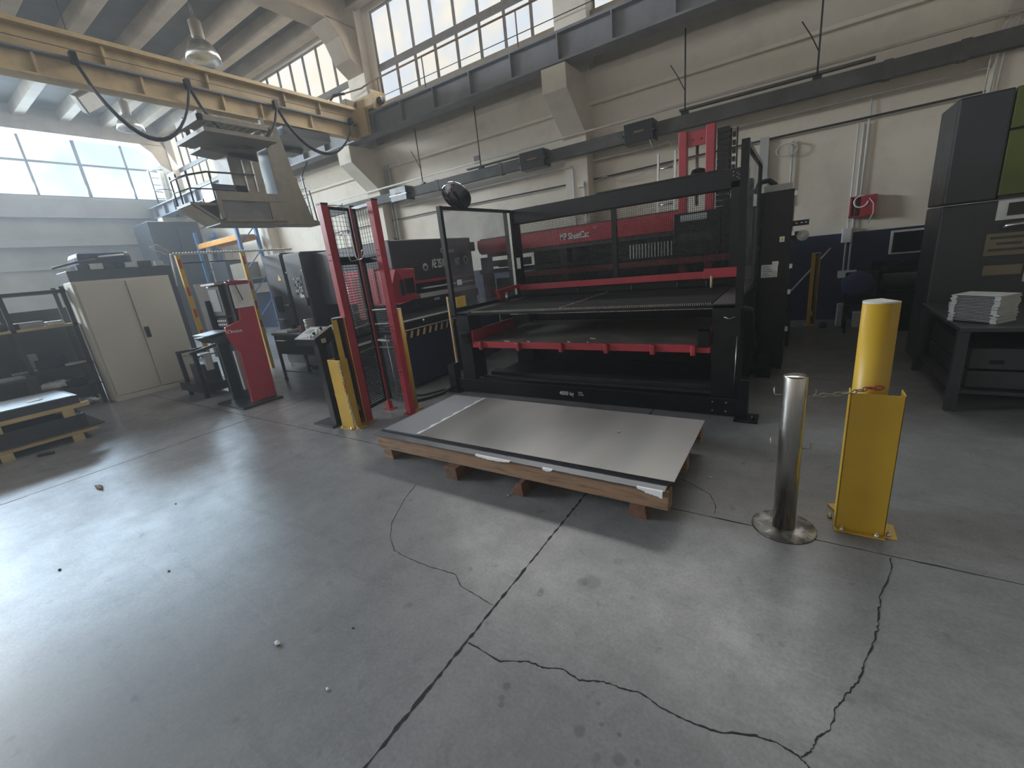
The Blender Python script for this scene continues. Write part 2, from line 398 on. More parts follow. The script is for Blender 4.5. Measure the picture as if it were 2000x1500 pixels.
# frosted windows behind the viewer
for a, b in ((-24, -18), (-17, -11), (-10, -4), (-3, 3), (4, 8.5)):
    mb = MB()
    for i in range(9): mb.box(a+(b-a)/8*i-.03, a+(b-a)/8*i+.03, YN-.2, YN-.08, 5.6, 8.2)
    for z in (5.62, 6.9, 8.18): mb.box(a, b, YN-.2, YN-.08, z-.04, z+.04)
    f = struct(mb.build(f'window_{wn}', FRAMEM)); wn += 1
    B(a, b, YN-.15, YN-.14, 5.6, 8.2).build('pane', PANE, f)

# ------------------------------------------------------------------ fixed services on the back wall
mb = B(XL, XR, 8.72, 8.74, 5.22, 5.66)
mb.box(XL, XR, 8.6, 8.92, 5.18, 5.22); mb.box(XL, XR, 8.6, 8.92, 5.64, 5.68); mb.box(XL, XR, 8.72, 8.8, 5.68, 5.74)
g = tag(mb.build('runway_girder', GIRDG), 'long steel crane runway girder resting on the wall corbels', 'girder')
for i in range(31):
    x = -24.2 + i*1.06
    B(x-.012, x+.012, 8.6, 8.72, 5.22, 5.64).build('stiffener', GIRDG, g)
mb = B(XL, XR, 8.93, 9.75, 5.6, 5.66)
tag(mb.build('walkway_slab', CONCG), 'grey service walkway slab between runway girder and wall', 'walkway')
r = thing('handrail', 'thin brown pipe handrail running in front of the high clerestory windows', 'handrail', (-7, 9.4, 5.68))
MB().tube([(-11.6, 8.9, 6.55), (-11.2, 9.1, 6.62), (-10.4, 9.38, 6.66), (-10.0, 9.4, 6.72), (-2.5, 9.4, 6.72)], .022, 8).build('rail', RUST, r)
MB().tube([(-10.0, 9.4, 6.28), (-2.5, 9.4, 6.28)], .009, 6).build('rail', WIRE, r)
for x in (-9.75, -8.1, -5.35, -3.0): MB().cyl((x, 9.4, 5.66), (x, 9.4, 6.72), .016, 8).build('post', RUST, r)

b = thing('power_trunking', 'dusty dark electrical trunking hung in front of the back wall', 'trunking', (-4, 9.25, 3.64))
B(-13, 6, 9.18, 9.32, 3.65, 3.88).build('duct', BUS, b, bevel=.008)
for x in (-8.0, -6.0, .9, 1.7): B(x-.05, x+.05, 9.17, 9.33, 3.64, 3.89).build('joint_cover', BUS, b)
B(-2.0, .75, 9.2, 9.3, 3.95, 3.985).build('support_rail', BUS, b)
B(-7.0, -5.3, 9.2, 9.3, 3.93, 3.955).build('support_rail', BUS, b)
for i, (x0, x1, lab) in enumerate(((-9.62, -9.0, 'black tap-off box on the trunking above the red fence posts'), (-5.36, -4.74, 'black tap-off box on the trunking left of the nearer column'), (-2.98, -2.42, 'black tap-off box on the trunking right of the nearer column'))):
    t = thing('tap_off_box', lab, 'electrical box', (x0, 9.2, 3.58), 'tap-off boxes on the trunking')
    B(x0, x1, 9.02, 9.34, 3.58, 3.93).build('housing', BLACK, t, bevel=.01)
    B(x0-.03, x1+.03, 9.01, 9.35, 3.72, 3.75).build('band', BLACK2, t)
    B(x0+.2, x1-.18, 9.012, 9.02, 3.73, 3.78).build('label', RUST, t)
for x, lab in ((-8.5, 'hanger rod left of the nearer corbel, beside a slanted brace'), (-6.55, 'hanger rod above the black dome mirror'), (-1.9, 'hanger rod above the red portal'), (.05, 'hanger rod at far right above the long rail')):
    t = thing('hanger_rod', lab, 'rod', (x, 9.2, 3.9), 'hanger rods of the trunking')
    MB().cyl((x, 9.2, 3.93), (x, 9.2, 5.2), .013, 8).build('rod', WIRE, t)
    B(x-.06, x+.06, 9.16, 9.26, 3.88, 3.92).build('clamp', BLACK, t)
    if x < -7 or x > -3: MB().tube([(x, 9.2, 4.25), (x-.12, 9.2, 4.5), (x-.25, 9.2, 4.72)], .009, 6).build('brace', WIRE, t)
tag(MB().tube([(-14, 9.3, 4.07), (6, 9.3, 4.07)], .022, 10).build('water_pipe', WPIPE), 'long off-white pipe running just above the trunking', 'pipe')
tag(MB().tube([(-9.9, 9.62, 3.56), (6, 9.62, 3.56)], .015, 8).build('conduit', PVC), 'thin grey conduit running just below the trunking', 'conduit')
tag(MB().tube([(-14, 9.7, 3.22), (-9, 9.7, 3.235), (-4, 9.7, 3.2), (-.5, 9.7, 3.26), (6, 9.7, 3.3)], .017, 8).build('wall_cable', WIRE), 'black cable line across the white wall below the trunking', 'cable')
tag(MB().tube([(-4.0, 9.6, 3.12), (-3.6, 9.62, 3.2), (-3.3, 9.62, 3.05), (-2.9, 9.62, 3.08), (-2.6, 9.62, 3.18), (-2.3, 9.65, 3.2)], .008, 6).build('loose_cable', WPIPE), 'pale loose cable sagging between column and red portal', 'cable')
tag(MB().tube([(-2.5, 9.05, 3.58), (-2.45, 9.1, 3.42), (-2.2, 9.2, 3.52), (-2.05, 9.3, 3.3), (-2.2, 9.4, 3.05)], .008, 6).build('drop_cable', WPIPE), 'pale cable looping down from the right tap-off box', 'cable')
t = thing('column_conduit', 'pair of white conduits with sockets on the nearer column', 'conduit', (-4.3, 9.35, 1.2))
MB().tube([(-4.5, 9.37, 3.5), (-4.3, 9.37, 3.5), (-4.24, 9.37, 3.42), (-4.24, 9.37, 1.2)], .018, 8).build('pipe', WHITE, t)
MB().tube([(-4.0, 9.37, 3.15), (-3.98, 9.37, 1.2)], .016, 8).build('pipe', WHITE, t)
B(-4.14, -4.0, 9.34, 9.4, 3.05, 3.12).build('junction_box', WHITE, t)
B(-4.12, -4.0, 9.3, 9.4, 2.5, 2.75).build('socket_box', WHITE, t)
for x, lab, nm in ((-10.34, 'pair of grey downpipes beside the far column', 'downpipe'),):
    t = thing(nm, lab, 'pipe', (x, 9.6, 0))
    for d in (0, .12): MB().cyl((x+d, 9.7, 0), (x+d, 9.7, 5.2), .028, 10).build('pipe', PVC, t)
t = thing('corner_conduit', 'white conduits down the back wall to a low socket box', 'conduit', (.75, 9.75, .8))
for d, z in ((-.05, 3.2), (.02, 3.2), (.08, 3.65)):
    MB().cyl((.72+d, 9.74, .88 if d < .05 else 2.0), (.72+d, 9.74, z), .014, 8).build('pipe', WHITE, t)
B(.6, .86, 9.68, 9.79, .76, .88).build('socket_box', WHITE, t)
t = thing('switch_box', 'small white switch box under the red hose cabinet', 'box', (.66, 9.74, 1.36))
B(.6, .73, 9.66, 9.79, 1.36, 1.6).build('housing', WHITE, t, bevel=.01)
t = thing('hose_cabinet', 'open red fire hose cabinet on the white wall', 'cabinet', (.82, 9.7, 1.75))
mb = B(.66, 1.0, 9.76, 9.79, 1.76, 2.09)
for a in ((.66,.68,9.58,9.78,1.76,2.09),(.98,1.0,9.58,9.78,1.76,2.09),(.66,1.0,9.58,9.78,1.76,1.78),(.66,1.0,9.58,9.78,2.07,2.09)): mb.box(*a)
mb.build('box', RED, t)
B(.80, 1.0, 9.56, 9.58, 1.77, 2.08).build('door', RED, t)
MB().tube([(.80+.09*math.cos(a/4), 9.6-.002*a, 2.0+.09*math.sin(a/4)) for a in range(26)], .013, 6).build('hose', WHITE, t)
MB().tube([(.9, 9.55, 2.04), (.96, 9.52, 1.95), (.97, 9.52, 1.8), (.92, 9.54, 1.65)], .008, 6).build('hose_end', WPIPE, t)
t = thing('wall_monitor', 'black monitor in a pale frame on the blue dado', 'monitor', (1.5, 9.7, 1.1))
B(1.26, 1.9, 9.70, 9.79, 1.1, 1.48).build('frame', PVC, t, bevel=.01)
B(1.29, 1.87, 9.695, 9.702, 1.13, 1.45).build('screen', DSCREEN, t)
tag(B(-7.16, -6.98, 9.77, 9.8, 4.16, 4.34).build('vent_cover', CONCG, bevel=.03), 'small round grey vent cover high on the wall', 'vent')
t = thing('cable_coil', 'blue cable coil hung on a plank behind the side screen', 'cable', (-.35, 9.6, 2.9))
MB().tube([(-.30+.16*math.cos(a/3), 9.66, 3.02+.1*math.sin(a/3)) for a in range(40)], .012, 6).build('coil', PVC, t)
B(-.72, -.58, 9.68, 9.78, 2.1, 3.3).build('plank', PERF, t)
MB().cyl((-.22, 9.74, 2.1), (-.22, 9.74, 3.15), .02, 8).build('pipe', PVC, t)
t = thing('column_pipes', 'pair of white pipes beside the upper column right of the big clerestory window', 'pipe', (-3.95, 9.6, 5.7))
for x in (-3.98, -3.90, -3.84): MB().cyl((x, 9.70, 5.68), (x, 9.70, 8.05), .02, 8).build('pipe', WHITE, t)
t = thing('cable_bundle', 'three cables looping down the column at the far right edge', 'cable', (2.2, 9.3, 2.8))
for i, d in enumerate((0, .06, .12)): MB().tube([(2.25+d, 9.25, 3.9), (2.12+d, 9.3, 4.05), (2.0+d, 9.35, 3.7), (1.98+d, 9.35, 2.8)], .012, 6).build('cable', WPIPE, t)
# ------------------------------------------------------------------ sheet loader (the big black machine)
ld = thing('sheet_loader', 'large black sheet loading machine with red rails behind the sheet pallet', 'machine', (-2.1, 5.2, 0))
for x0, x1 in ((-3.8, -3.59), (-.645, -.405)):
    mb = B(x0, x1, 4.35, 4.62, .19, 1.09); mb.build('front_leg', BLACK, ld, bevel=.004)
    B(x0, x1, 5.9, 6.15, 0, 1.09).build('rear_leg', BLACK, ld)
fb = B(-3.93, -.40, 4.33, 4.42, .015, .19).build('base_beam', BLACK, ld, bevel=.004)
text('load_lettering', '4000 kg', .068, INK, fb, (-2.31, 4.327, .082), (1, 0, 0), (0, 0, 1), sx=.86, bold=.0012)
text('load_lettering', 'MAX\nLOAD', .027, INK, fb, (-2.065, 4.327, .117), (1, 0, 0), (0, 0, 1), sx=.95)
for x in (-.62, -.5):
    for z in (.06, .15): MB().cyl((x, 4.322, z), (x, 4.335, z), .009, 8).build('bolt', ZINC, fb)
mb = B(-3.6, -.65, 4.5, 4.56, .17, .20); mb.build('floor_rail', DGREY, ld)
B(-3.6, -.65, 4.72, 4.86, .12, .20).build('floor_rail', DGREY, ld)
B(-3.8, -.41, 4.42, 6.1, .03, .06).build('bottom_plate', BLACK, ld)
B(-3.8, -.41, 6.1, 6.14, .03, 1.0).build('back_panel', BLACK, ld)
B(-.40, -.31, 4.28, 4.4, .03, .405).build('foot_post', BLACK2, ld, bevel=.004)
mb = B(-.42, -.22, 4.22, 4.42, 0, .025); mb.cyl((-.26, 4.27, .02), (-.26, 4.27, .07), .018, 8); mb.build('foot', BLACK, ld)
mb = B(-4.02, -3.9, 4.28, 4.4, 0, .40); mb.box(-4.12, -3.85, 4.25, 4.42, 0, .025); mb.build('foot_post', BLACK2, ld)
B(-.645, -.405, 4.345, 4.352, .93, 1.0).build('leg_slot', BLACK2, ld)
MB().tube([(-.545, 4.34, .985), (-.5, 4.335, .965), (-.455, 4.34, .985)], .006, 6).build('leg_handle', STEEL, ld)
MB().cyl((-.44, 4.345, .25), (-.43, 4.345, .8), .004, 6).build('leg_cable', ZINC, ld)
# table
mb = B(-3.8, -.41, 4.35, 6.1, 1.065, 1.095); mb.build('table_frame', BLACK, ld)
B(-3.55, -.66, 4.36, 6.05, 1.095, 1.108).build('brush_bed', BRUSH, ld)
B(-3.79, -3.56, 4.352, 6.05, 1.095, 1.104).build('table_margin', DGREY, ld)
B(-.65, -.42, 4.352, 6.05, 1.095, 1.104).build('table_margin', DGREY, ld)
mb = MB()
for i in range(150): x = -3.53 + i*.0192; mb.box(x, x+.009, 4.352, 4.366, 1.09, 1.116)
mb.build('brush_edge', CHAIN, ld)
mb = MB()
for i in range(40): t = i/40; x, y = -2.28 + .0*t, 4.37 + 1.6*t; mb.box(x, x+.02, y, y+.018, 1.108, 1.114)
mb.build('brush_seam', STEEL, ld)
for y in (4.8, 5.3): B(-3.5, -.7, y, y+.004, 1.108, 1.112).build('slat_seam', DGREY, ld)
# upper red clamp rail
mb = B(-3.72, -.9, 5.88, 5.96, 1.215, 1.30); mb.box(-.98, -.60, 5.86, 5.96, 1.215, 1.33); mb.build('clamp_rail', RED, ld, bevel=.006)
mb = MB().bar((-3.72, 5.92, 1.295), (-3.76, 5.33, 1.26), .05, .05); mb.prism([(-3.79, 5.3, 1.285), (-3.79, 5.42, 1.285), (-3.79, 5.46, 1.13), (-3.79, 5.40, 1.12)], (.05, 0, 0)); mb.build('clamp_arm', RED, ld)
MB().cyl((-3.66, 5.42, 1.10), (-3.66, 5.42, 1.24), .026, 12).build('cylinder_rod', ZINC, ld)
B(-3.75, -.62, 5.98, 6.06, 1.12, 1.19).build('clamp_beam', BLACK, ld)
for x in (-2.7, -1.9, -1.3, -.95): MB().cyl((x, 5.9, 1.10), (x, 5.9, 1.2), .012, 8).build('clamp_pin', DGREY, ld)
MB().cyl((-.88, 5.8, 1.1), (-.88, 5.8, 1.25), .014, 8).build('clamp_pin', TAN, ld)
# lower red shelf tray
tr = B(-3.57, -.655, 4.345, 4.375, .635, .715).build('tray_rail', RED, ld, bevel=.004)
for x in (-3.44, -2.86, -2.27, -1.72, -1.22, -.83):
    mb = B(x, x+.05, 4.30, 4.35, .61, .715); mb.build('tray_lug', RED, tr, bevel=.012)
B(-3.56, -.66, 4.375, 6.0, .655, .712).build('tray_bed', TRAYB, ld)
for sx, sy, l in ((-2.0, 4.62, .08), (-2.2, 4.42, .05), (-3.1, 4.42, .10), (-2.75, 4.41, .06), (-1.95, 4.41, .03)): MB().bar((sx, sy, .716), (sx+l, sy-.03, .716), .008, .006).build('swarf', TAN, ld)
B(-3.585, -3.555, 4.37, 5.4, .66, .86).build('tray_end', RED, ld)
B(-.675, -.65, 4.37, 5.0, .66, .86).build('tray_end', RED, ld)
B(-.77, -.655, 4.30, 4.42, .70, .86).build('tray_stop', BLACK2, ld, bevel=.01)
B(-3.72, -3.60, 4.30, 4.36, .70, .84).build('tray_stop', BLACK2, ld, bevel=.01)
B(-3.55, -.67, 5.3, 5.34, .92, .935).build('cross_rail', STEEL, ld)
B(-2.95, -2.72, 5.5, 5.51, .97, 1.03).build('rating_plate', PAPER, ld)
B(-2.6, -2.57, 5.5, 5.51, .97, 1.03).build('marker', RED, ld)
# rear beam and perforated guard
bm_ = B(-3.92, -.55, 6.0, 6.2, 2.225, 2.437).build('top_beam', BLACK, ld, bevel=.006)
for x in (-3.4, -2.9, -2.35, -1.3, -.9): MB().cyl((x, 6.1, 2.43), (x, 6.1, 2.452), .012, 8).build('bolt', BLACK2, bm_)
for i, x in enumerate((-.70, -.66, -.64)):
    for z in (2.36, 2.40): MB().cyl((x, 5.995, z-.02*i), (x, 6.0, z-.02*i), .005, 6).build('rivet', ZINC, bm_)
B(-2.4, -.8, 6.0, 6.06, 2.437, 2.455).build('beam_cover', BLACK2, ld)
B(-3.94, -3.78, 5.97, 6.2, 0, 2.437).build('rear_post', BLACK, ld, bevel=.005)
B(-.72, -.50, 6.0, 6.2, 0, 2.3).build('rear_post', BLACK, ld)
for x in (-2.19, ): B(x-.035, x+.035, 6.08, 6.13, 1.1, 2.25).build('guard_stile', BLACK, ld)
B(-3.8, -.6, 6.08, 6.14, 1.1, 1.2).build('guard_sill', BLACK, ld)
mb = MB()
n = 128
for i in range(n+1): x = -3.78 + i*3.1/n; mb.box(x-.002, x+.002, 6.1, 6.104, 1.15, 2.24)
for i in range(44): z = 1.16 + i*.0246; mb.box(-3.79, -.66, 6.096, 6.1, z-.002, z+.002)
mb.build('perforated_guard', BLACK2, ld)
B(-3.77, -3.70, 5.966, 5.97, 1.55, 1.72).build('notice_plate', PAPER, ld)
text('notice_mark', 'W', .06, DGREY, ld, (-3.86, 5.968, 2.27), (1, 0, 0), (0, 0, 1))
# side screens
for sx, nm in ((-3.82, 'left'), (-.425, 'right')):
    sc = B(sx-.03, sx+.03, 4.335, 4.385, 1.06, 2.44).build('side_screen', BLACK, ld)
    B(sx-.02, sx+.02, 4.385, 5.98, 2.40, 2.44).build('top_frame', BLACK2, sc)
    B(sx-.02, sx+.02, 4.385, 5.98, 1.10, 1.15).build('bottom_frame', BLACK2, sc)
    B(sx-.02, sx+.02, 5.94, 5.98, 1.15, 2.40).build('rear_frame', STEEL if sx < -2 else BLACK2, sc)
    B(sx-.003, sx+.003, 4.385, 5.94, 1.15, 2.40).build('clear_panel', GLASSC, sc)
B(-3.825, -3.808, 4.42, 4.62, 1.16, 1.30).build('warning_label', LABELY, ld)
B(-3.90, -3.875, 4.33, 4.36, .42, 1.32).build('edge_strip', TAN, ld)
B(-3.83, -3.80, 4.40, 4.44, 2.41, 2.435).build('latch', WHITE, ld)
B(-3.83, -3.815, 4.52, 4.60, 1.45, 1.52).build('note', PAPER, ld)
MB().tube([(-.42, 4.42, 1.05), (-.40, 5.3, .9), (-.38, 5.8, .35)], .03, 8).build('hose', RUBBER, ld)

mi = thing('dome_mirror', 'round dark convex safety mirror above the left clear screen', 'mirror', (-3.86, 4.78, 2.44))
MB().lathe((-3.86, 4.78, 2.585), [(.03, .075), (.09, .064), (.15, .038), (.19, .006), (.205, .0), (.205, -.015), (.03, -.03)], 36, axis=(.093, -.857, -.735)).build('mirror_bowl', DOMEM, mi)
MB().tube([(-3.84, 4.9, 2.44), (-3.86, 4.86, 2.52), (-3.87, 4.81, 2.6)], .014, 8).build('bracket', BLACK, mi)

# ------------------------------------------------------------------ gantry behind the loader
ga = thing('loading_gantry', 'red lettered gantry beam with red portal standing behind the sheet loader', 'gantry', (-3.4, 7.7, 0))
be = MB().prism([(-5.72, 7.55, 2.02), (-5.70, 7.55, 2.155), (-1.62, 7.55, 2.155), (-1.62, 7.55, 1.865), (-5.62, 7.55, 1.865), (-5.68, 7.55, 1.90)], (0, .22, 0)).build('cross_beam', RED, ga, bevel=.01)
B(-5.66, -1.62, 7.6, 7.75, 2.155, 2.18).build('beam_cap', DGREY, be)
B(-5.5, -1.62, 7.58, 7.72, 1.80, 1.865).build('beam_rail', DGREY, be)
text('model_lettering', 'MP SheetCat', .155, INK, be, (-3.76, 7.546, 1.95), (1, 0, 0), (0, 0, 1), sx=.70, bold=.004)
text('model_lettering', 'TM', .05, INK, be, (-3.10, 7.546, 2.07), (1, 0, 0), (0, 0, 1), sx=.8)
mb = B(-1.645, -1.53, 7.52, 7.66, .9, 3.26); mb.build('portal_post', RED, ga, bevel=.006)
mb = B(-1.26, -1.14, 7.52, 7.66, .9, 3.28); mb.build('portal_post', RED, ga, bevel=.006)
B(-1.53, -1.26, 7.56, 7.62, 3.04, 3.24).build('portal_head', RED2, ga)
for x in (-1.45, -1.33): MB().cyl((x, 7.55, 3.12), (x, 7.56, 3.12), .012, 8).build('bolt', BLACK, ga)
MB().cyl((-1.39, 7.6, 2.2), (-1.39, 7.6, 3.05), .022, 10).build('lift_screw', STEEL, ga)
MB().lathe((-1.37, 7.6, 2.35), [(.11, 0), (.115, .05), (.115, .3), (.09, .36), (.03, .38)], 24).build('lift_motor', BLACK2, ga)
mb = MB()
for i in range(16): mb.box(-1.12, -.96, 7.62, 7.78, 1.9+i*.083, 1.97+i*.083)
mb.build('cable_chain', BLACK, ga)
mb = MB()
for i in range(9): mb.box(-.93, -.89, 7.7, 7.8, 2.2+i*.11, 2.26+i*.11)
mb.bar((-.95, 7.75, 2.1), (-.95, 7.75, 3.2), .02); mb.bar((-.87, 7.75, 2.1), (-.87, 7.75, 3.2), .02); mb.build('cable_ladder', WIRE, ga)
B(-1.68, -1.0, 7.35, 7.5, 1.55, 2.1).build('carriage', BLACK, ga, bevel=.01)
B(-1.58, -1.20, 7.345, 7.35, 1.98, 2.07).build('carriage_label', PERF, ga)
B(-1.60, -1.12, 7.345, 7.35, 1.68, 1.80).build('carriage_grille', DGREY, ga)
for x in (-5.4, -3.6, -2.0, -.9): B(x-.08, x+.08, 7.3, 7.5, 0, 1.8 if x < -1 else 2.2).build('support_leg', BLACK, ga)
B(-5.5, -.8, 7.25, 7.55, 1.48, 1.56).build('track_beam', BLACK, ga)
B(-4.4, -.8, 7.2, 7.24, 1.36, 1.45).build('track_beam', REDD, ga)
B(-5.5, -.8, 7.8, 8.3, .05, 1.35).build('machine_skirt', BLACK, ga)
B(-4.5, -.62, 7.80, 8.3, 1.35, 1.84).build('machine_skirt', BLACK, ga)
B(-.98, -.56, 7.4, 7.7, .2, 2.06).build('end_guard', mat('brown_black_guard', (.035, .012, .010), .5), ga)
B(-5.45, -4.55, 7.62, 7.66, 1.60, 1.72).build('rail_cover', ANTH, ga)
for i in range(14): B(-2.35+i*.05, -2.33+i*.05, 7.24, 7.26, 1.5, 1.72).build('grille_bar', PERF, ga)
B(-5.05, -4.3, 7.3, 7.35, 1.58, 1.72).build('track_motor', ANTH, ga)

t = thing('aluminium_ladder', 'aluminium ladder leaning on the white wall left of the red portal', 'ladder', (-2.0, 8.2, 0))
for x in (-2.12, -1.84): MB().bar((x, 7.95, 0), (x, 8.2, 3.15), .05, .03).build('stile', ZINC, t)
for i in range(10): z = .3+i*.29; MB().cyl((-2.12, 7.95+z*.0794, z), (-1.84, 7.95+z*.0794, z), .016, 8).build('rung', ZINC, t)

# ------------------------------------------------------------------ control cabinet right of the loader
cc = thing('control_cabinet', 'tall black control cabinet with paper notice right of the loader', 'cabinet', (-.24, 6.5, 0))
B(-.42, -.09, 6.15, 6.95, .08, 2.13).build('body', BLACK, cc, bevel=.006)
B(-.41, -.1, 6.2, 6.9, 0, .08).build('plinth', BLACK2, cc)
B(-.40, -.10, 6.135, 6.15, .12, 2.11).build('door', BLACK2, cc, bevel=.004)
B(-.40, -.12, 6.3, 6.9, 2.13, 2.21).build('top_tray', PVC, cc)
pn = B(-.375, -.205, 6.13, 6.135, 1.16, 1.31).build('paper_notice', PAPER, cc)
B(-.265, -.2, 6.128, 6.1345, 1.30, 1.345).build('paper_tab', PAPER, pn)
for i in range(5): B(-.36, -.30+.02*(i%3), 6.127, 6.130, 1.28-i*.025, 1.286-i*.025).build('print_line', INKD, pn)
wl = B(-.205, -.155, 6.13, 6.135, 1.56, 1.62).build('warning_label', WHITE, cc)
MB().prism([(-.20, 6.128, 1.575), (-.16, 6.128, 1.575), (-.18, 6.128, 1.615)], (0, .003, 0)).build('warning_triangle', LABELY, wl)
for z in (.5, .95, 1.25, 1.62, 2.05): B(-.09, -.06, 6.13, 6.19, z, z+.05).build('hinge', ZINC, cc)
mb = B(-.09, .07, 6.2, 6.24, 1.72, 1.78); mb.build('slotted_arm', BLACK, cc)
for x in (-.06, -.01, .03): B(x, x+.02, 6.195, 6.2, 1.745, 1.757).build('arm_slot', WHITE, cc)
mb = B(-.09, .0, 6.2, 6.32, 1.57, 1.66); mb.build('motor_bracket', BLACK, cc)
MB().lathe((.02, 6.19, 1.61), [(.0, .03), (.03, .03), (.03, .02), (.06, .02), (.06, -.06), (.0, -.06)], 20, axis=(0, -1, 0)).build('encoder_wheel', PVC, cc)
MB().tube([(-.5, 6.4, 2.15), (-.45, 6.4, 2.27), (-.36, 6.4, 2.28), (-.30, 6.4, 2.22), (-.28, 6.4, 2.1)], .035, 10).build('hose', RUBBER, cc)
MB().tube([(-.08, 6.25, 1.58), (-.02, 6.22, 1.5), (-.06, 6.2, 1.4)], .008, 6).build('cable', WIRE, cc)
B(-.34, -.2, 5.75, 6.12, .0, .32).build('base_box', BLACK2, cc)

# ------------------------------------------------------------------ sheet pallet in front
pl = thing('timber_skid', 'low rough timber skid on the floor carrying the steel sheets', 'pallet', (-1.9, 2.9, 0))
for i, (y, h) in enumerate(((2.37, .08), (2.88, .08), (3.42, .08))):
    B(-3.275, -.57, y, y+.09, .105, .238 if i == 0 else .23).build('bearer', WOOD, pl, bevel=.006)
for i, (x, tw) in enumerate(((-3.17, .0), (-2.33, .03), (-1.60, -.06), (-.77, .0))):
    y0 = 2.30 if i in (1, 2) else 2.38
    mb = MB().prism([(x-.06+tw, y0, 0), (x+.06+tw, y0, 0), (x+.05+tw, y0, .105), (x-.05, y0, .105)], (0, 1.15, 0))
    mb.build('foot_block', WOODR if i in (1, 2, 3) else WOOD, pl, bevel=.004)
def sheet(name, x0, x1, y0, y1, z, th, m, label, lip=0.0, wav=0.0):
    mb = MB(); nx = 40; rnd = random.Random(int(z*1e4))
    rows = []
    for i in range(nx+1):
        x = x0 + (x1-x0)*i/nx; dy = rnd.uniform(-wav, wav)
        rows.append([(x, y0+dy, z-lip), (x, y0+.06, z), (x, y1, z), (x, y1, z+th), (x, y0+.06, z+th), (x, y0+dy, z+th-lip)])
    prev = None
    for rrow in rows:
        vs = [mb.bm.verts.new(p) for p in rrow]
        if prev:
            for k in range(6): mb.bm.faces.new((prev[k], prev[(k+1)%6], vs[(k+1)%6], vs[k]))
        else: mb.bm.faces.new(vs[::-1])
        prev = vs
    mb.bm.faces.new(prev)
    return tag(mb.build(name, m), label, 'metal sheet', 'steel sheets on the skid')
s = sheet('steel_sheet', -3.285, -.60, 2.352, 3.47, .240, .008, SHEETE, 'dark bottom steel sheet lying directly on the timber skid', .004, .002)
s = sheet('steel_sheet', -3.29, -.59, 2.345, 3.48, .250, .006, SHEETM, 'lower steel sheet with torn white film along its front edge', .006, .002)
rnd = random.Random(3)
for xa, xb, w0 in ((-2.05, -1.72, .014), (-1.44, -1.36, .012), (-.76, -.60, .04)):
    mb = MB(); prev = None; n = int((xb-xa)/.012)
    for i in range(n+1):
        t = i/n; x = xa + (xb-xa)*t
        w = w0*(math.sin(PI*min(t*1.0, 1))**.6 if w0 < .03 else t**.7)*rnd.uniform(.6, 1.1)
        vs = [mb.bm.verts.new(p) for p in ((x, 2.355, .2535), (x, 2.3415, .2515), (x, 2.338-w*.3, .2475-w), (x, 2.341-w*.3, .2475-w))]
        if prev:
            for q in range(3): mb.bm.faces.new((prev[q], prev[q+1], vs[q+1], vs[q]))
        prev = vs
    mb.build('torn_film', FILM, s)
for k, (x0, z) in enumerate(((-3.26, .258), (-3.25, .266))):
    sheet('steel_sheet', x0, -.58+.01*k, 2.42+.008*k, 3.49, z, .007, SHEETE, ('thin dark sheet edge just above the film covered sheet', 'thin dark sheet edge just under the pale top sheets')[k], .0, .001)
sheet('steel_sheet', -3.235, -1.2, 2.438, 3.49, .2735, .004, SHEETP, 'pale blue-grey sheet showing at the left end of the stack')
st = sheet('steel_sheet', -2.79, -.552, 2.432, 3.49, .2780, .004, SHEET, 'topmost grey steel sheet with scuffed surface, right of the pale one')
mb = MB(); prev = None
for i in range(30):
    y = 2.45 + i*1.03/29; w = .02 + .012*math.sin(i*1.3)
    vs = [mb.bm.verts.new(p) for p in ((-2.79-w, y, .2785), (-2.79, y, .2835), (-2.775, y, .2835))]
    if prev:
        for q in range(2): mb.bm.faces.new((prev[q], prev[q+1], vs[q+1], vs[q]))
    prev = vs
mb.build('film_edge', FILM, st)
tag(MB().blob((-1.12, 3.05, .290), (.014, .01, .007), 1, .3, 4).build('wood_chip', WOODL), 'small pale chip lying on the topmost steel sheet', 'chip')

# ------------------------------------------------------------------ bollard, guards, light curtains, chain
bo = thing('steel_bollard', 'brushed stainless steel bollard on a round floor plate', 'bollard', (.028, 2.632, 0))
MB().lathe((.028, 2.632, 0), [(.165, 0), (.165, .006), (.16, .01), (.05, .012)], 48).build('base_plate', STEELD, bo)
MB().lathe((.028, 2.632, .012), [(.0575, 0), (.0575, .925), (.055, .931), (.0, .932)], 40).build('post', STEEL, bo)
for z in (.53, .835):
    for sx in (-1, 1):
        x = .028 + sx*.057
        MB().tube([(x, 2.62, z), (x+sx*.030, 2.62, z-.002), (x+sx*.035, 2.62, z+.004), (x+sx*.037, 2.62, z+.04)], .0036, 8).build('hook', CHAIN, bo)

def guard(x0, y0, w, label, rot=0):
    t = thing('bumper_guard', label, 'guard post', (x0+w/2, y0+.05, 0), 'yellow bumper guards')
    h = .83
    mb = B(x0, x0+w, y0, y0+.006, .006, h); mb.box(x0, x0+.006, y0, y0+.10, .006, h); mb.box(x0+w-.006, x0+w, y0, y0+.10, .006, h+.005)
    mb.build('channel', YEL, t, bevel=.002)
    mb = B(x0-.004, x0+w, y0-.035, y0+.09, 0, .007); mb.box(x0+w-.02, x0+w+.055, y0-.01, y0+.14, 0, .006); mb.build('base_plate', YEL, t, bevel=.0015)
    for bx, by in ((x0+.03, y0-.018), (x0+w-.035, y0-.018), (x0+w+.02, y0+.02), (x0-.018, y0+.10)):
        MB().lathe((bx, by, 0), [(.012, 0), (.012, .016), (.007, .018), (.006, .03), (0, .031)], 8).build('bolt', ZINC, t)
    return t
guard(.278, 2.737, .222, 'yellow steel bumper guard beside the steel bollard')
guard(-4.45, 2.777, .235, 'yellow steel bumper guard beside the pedestal console, at the left red post')
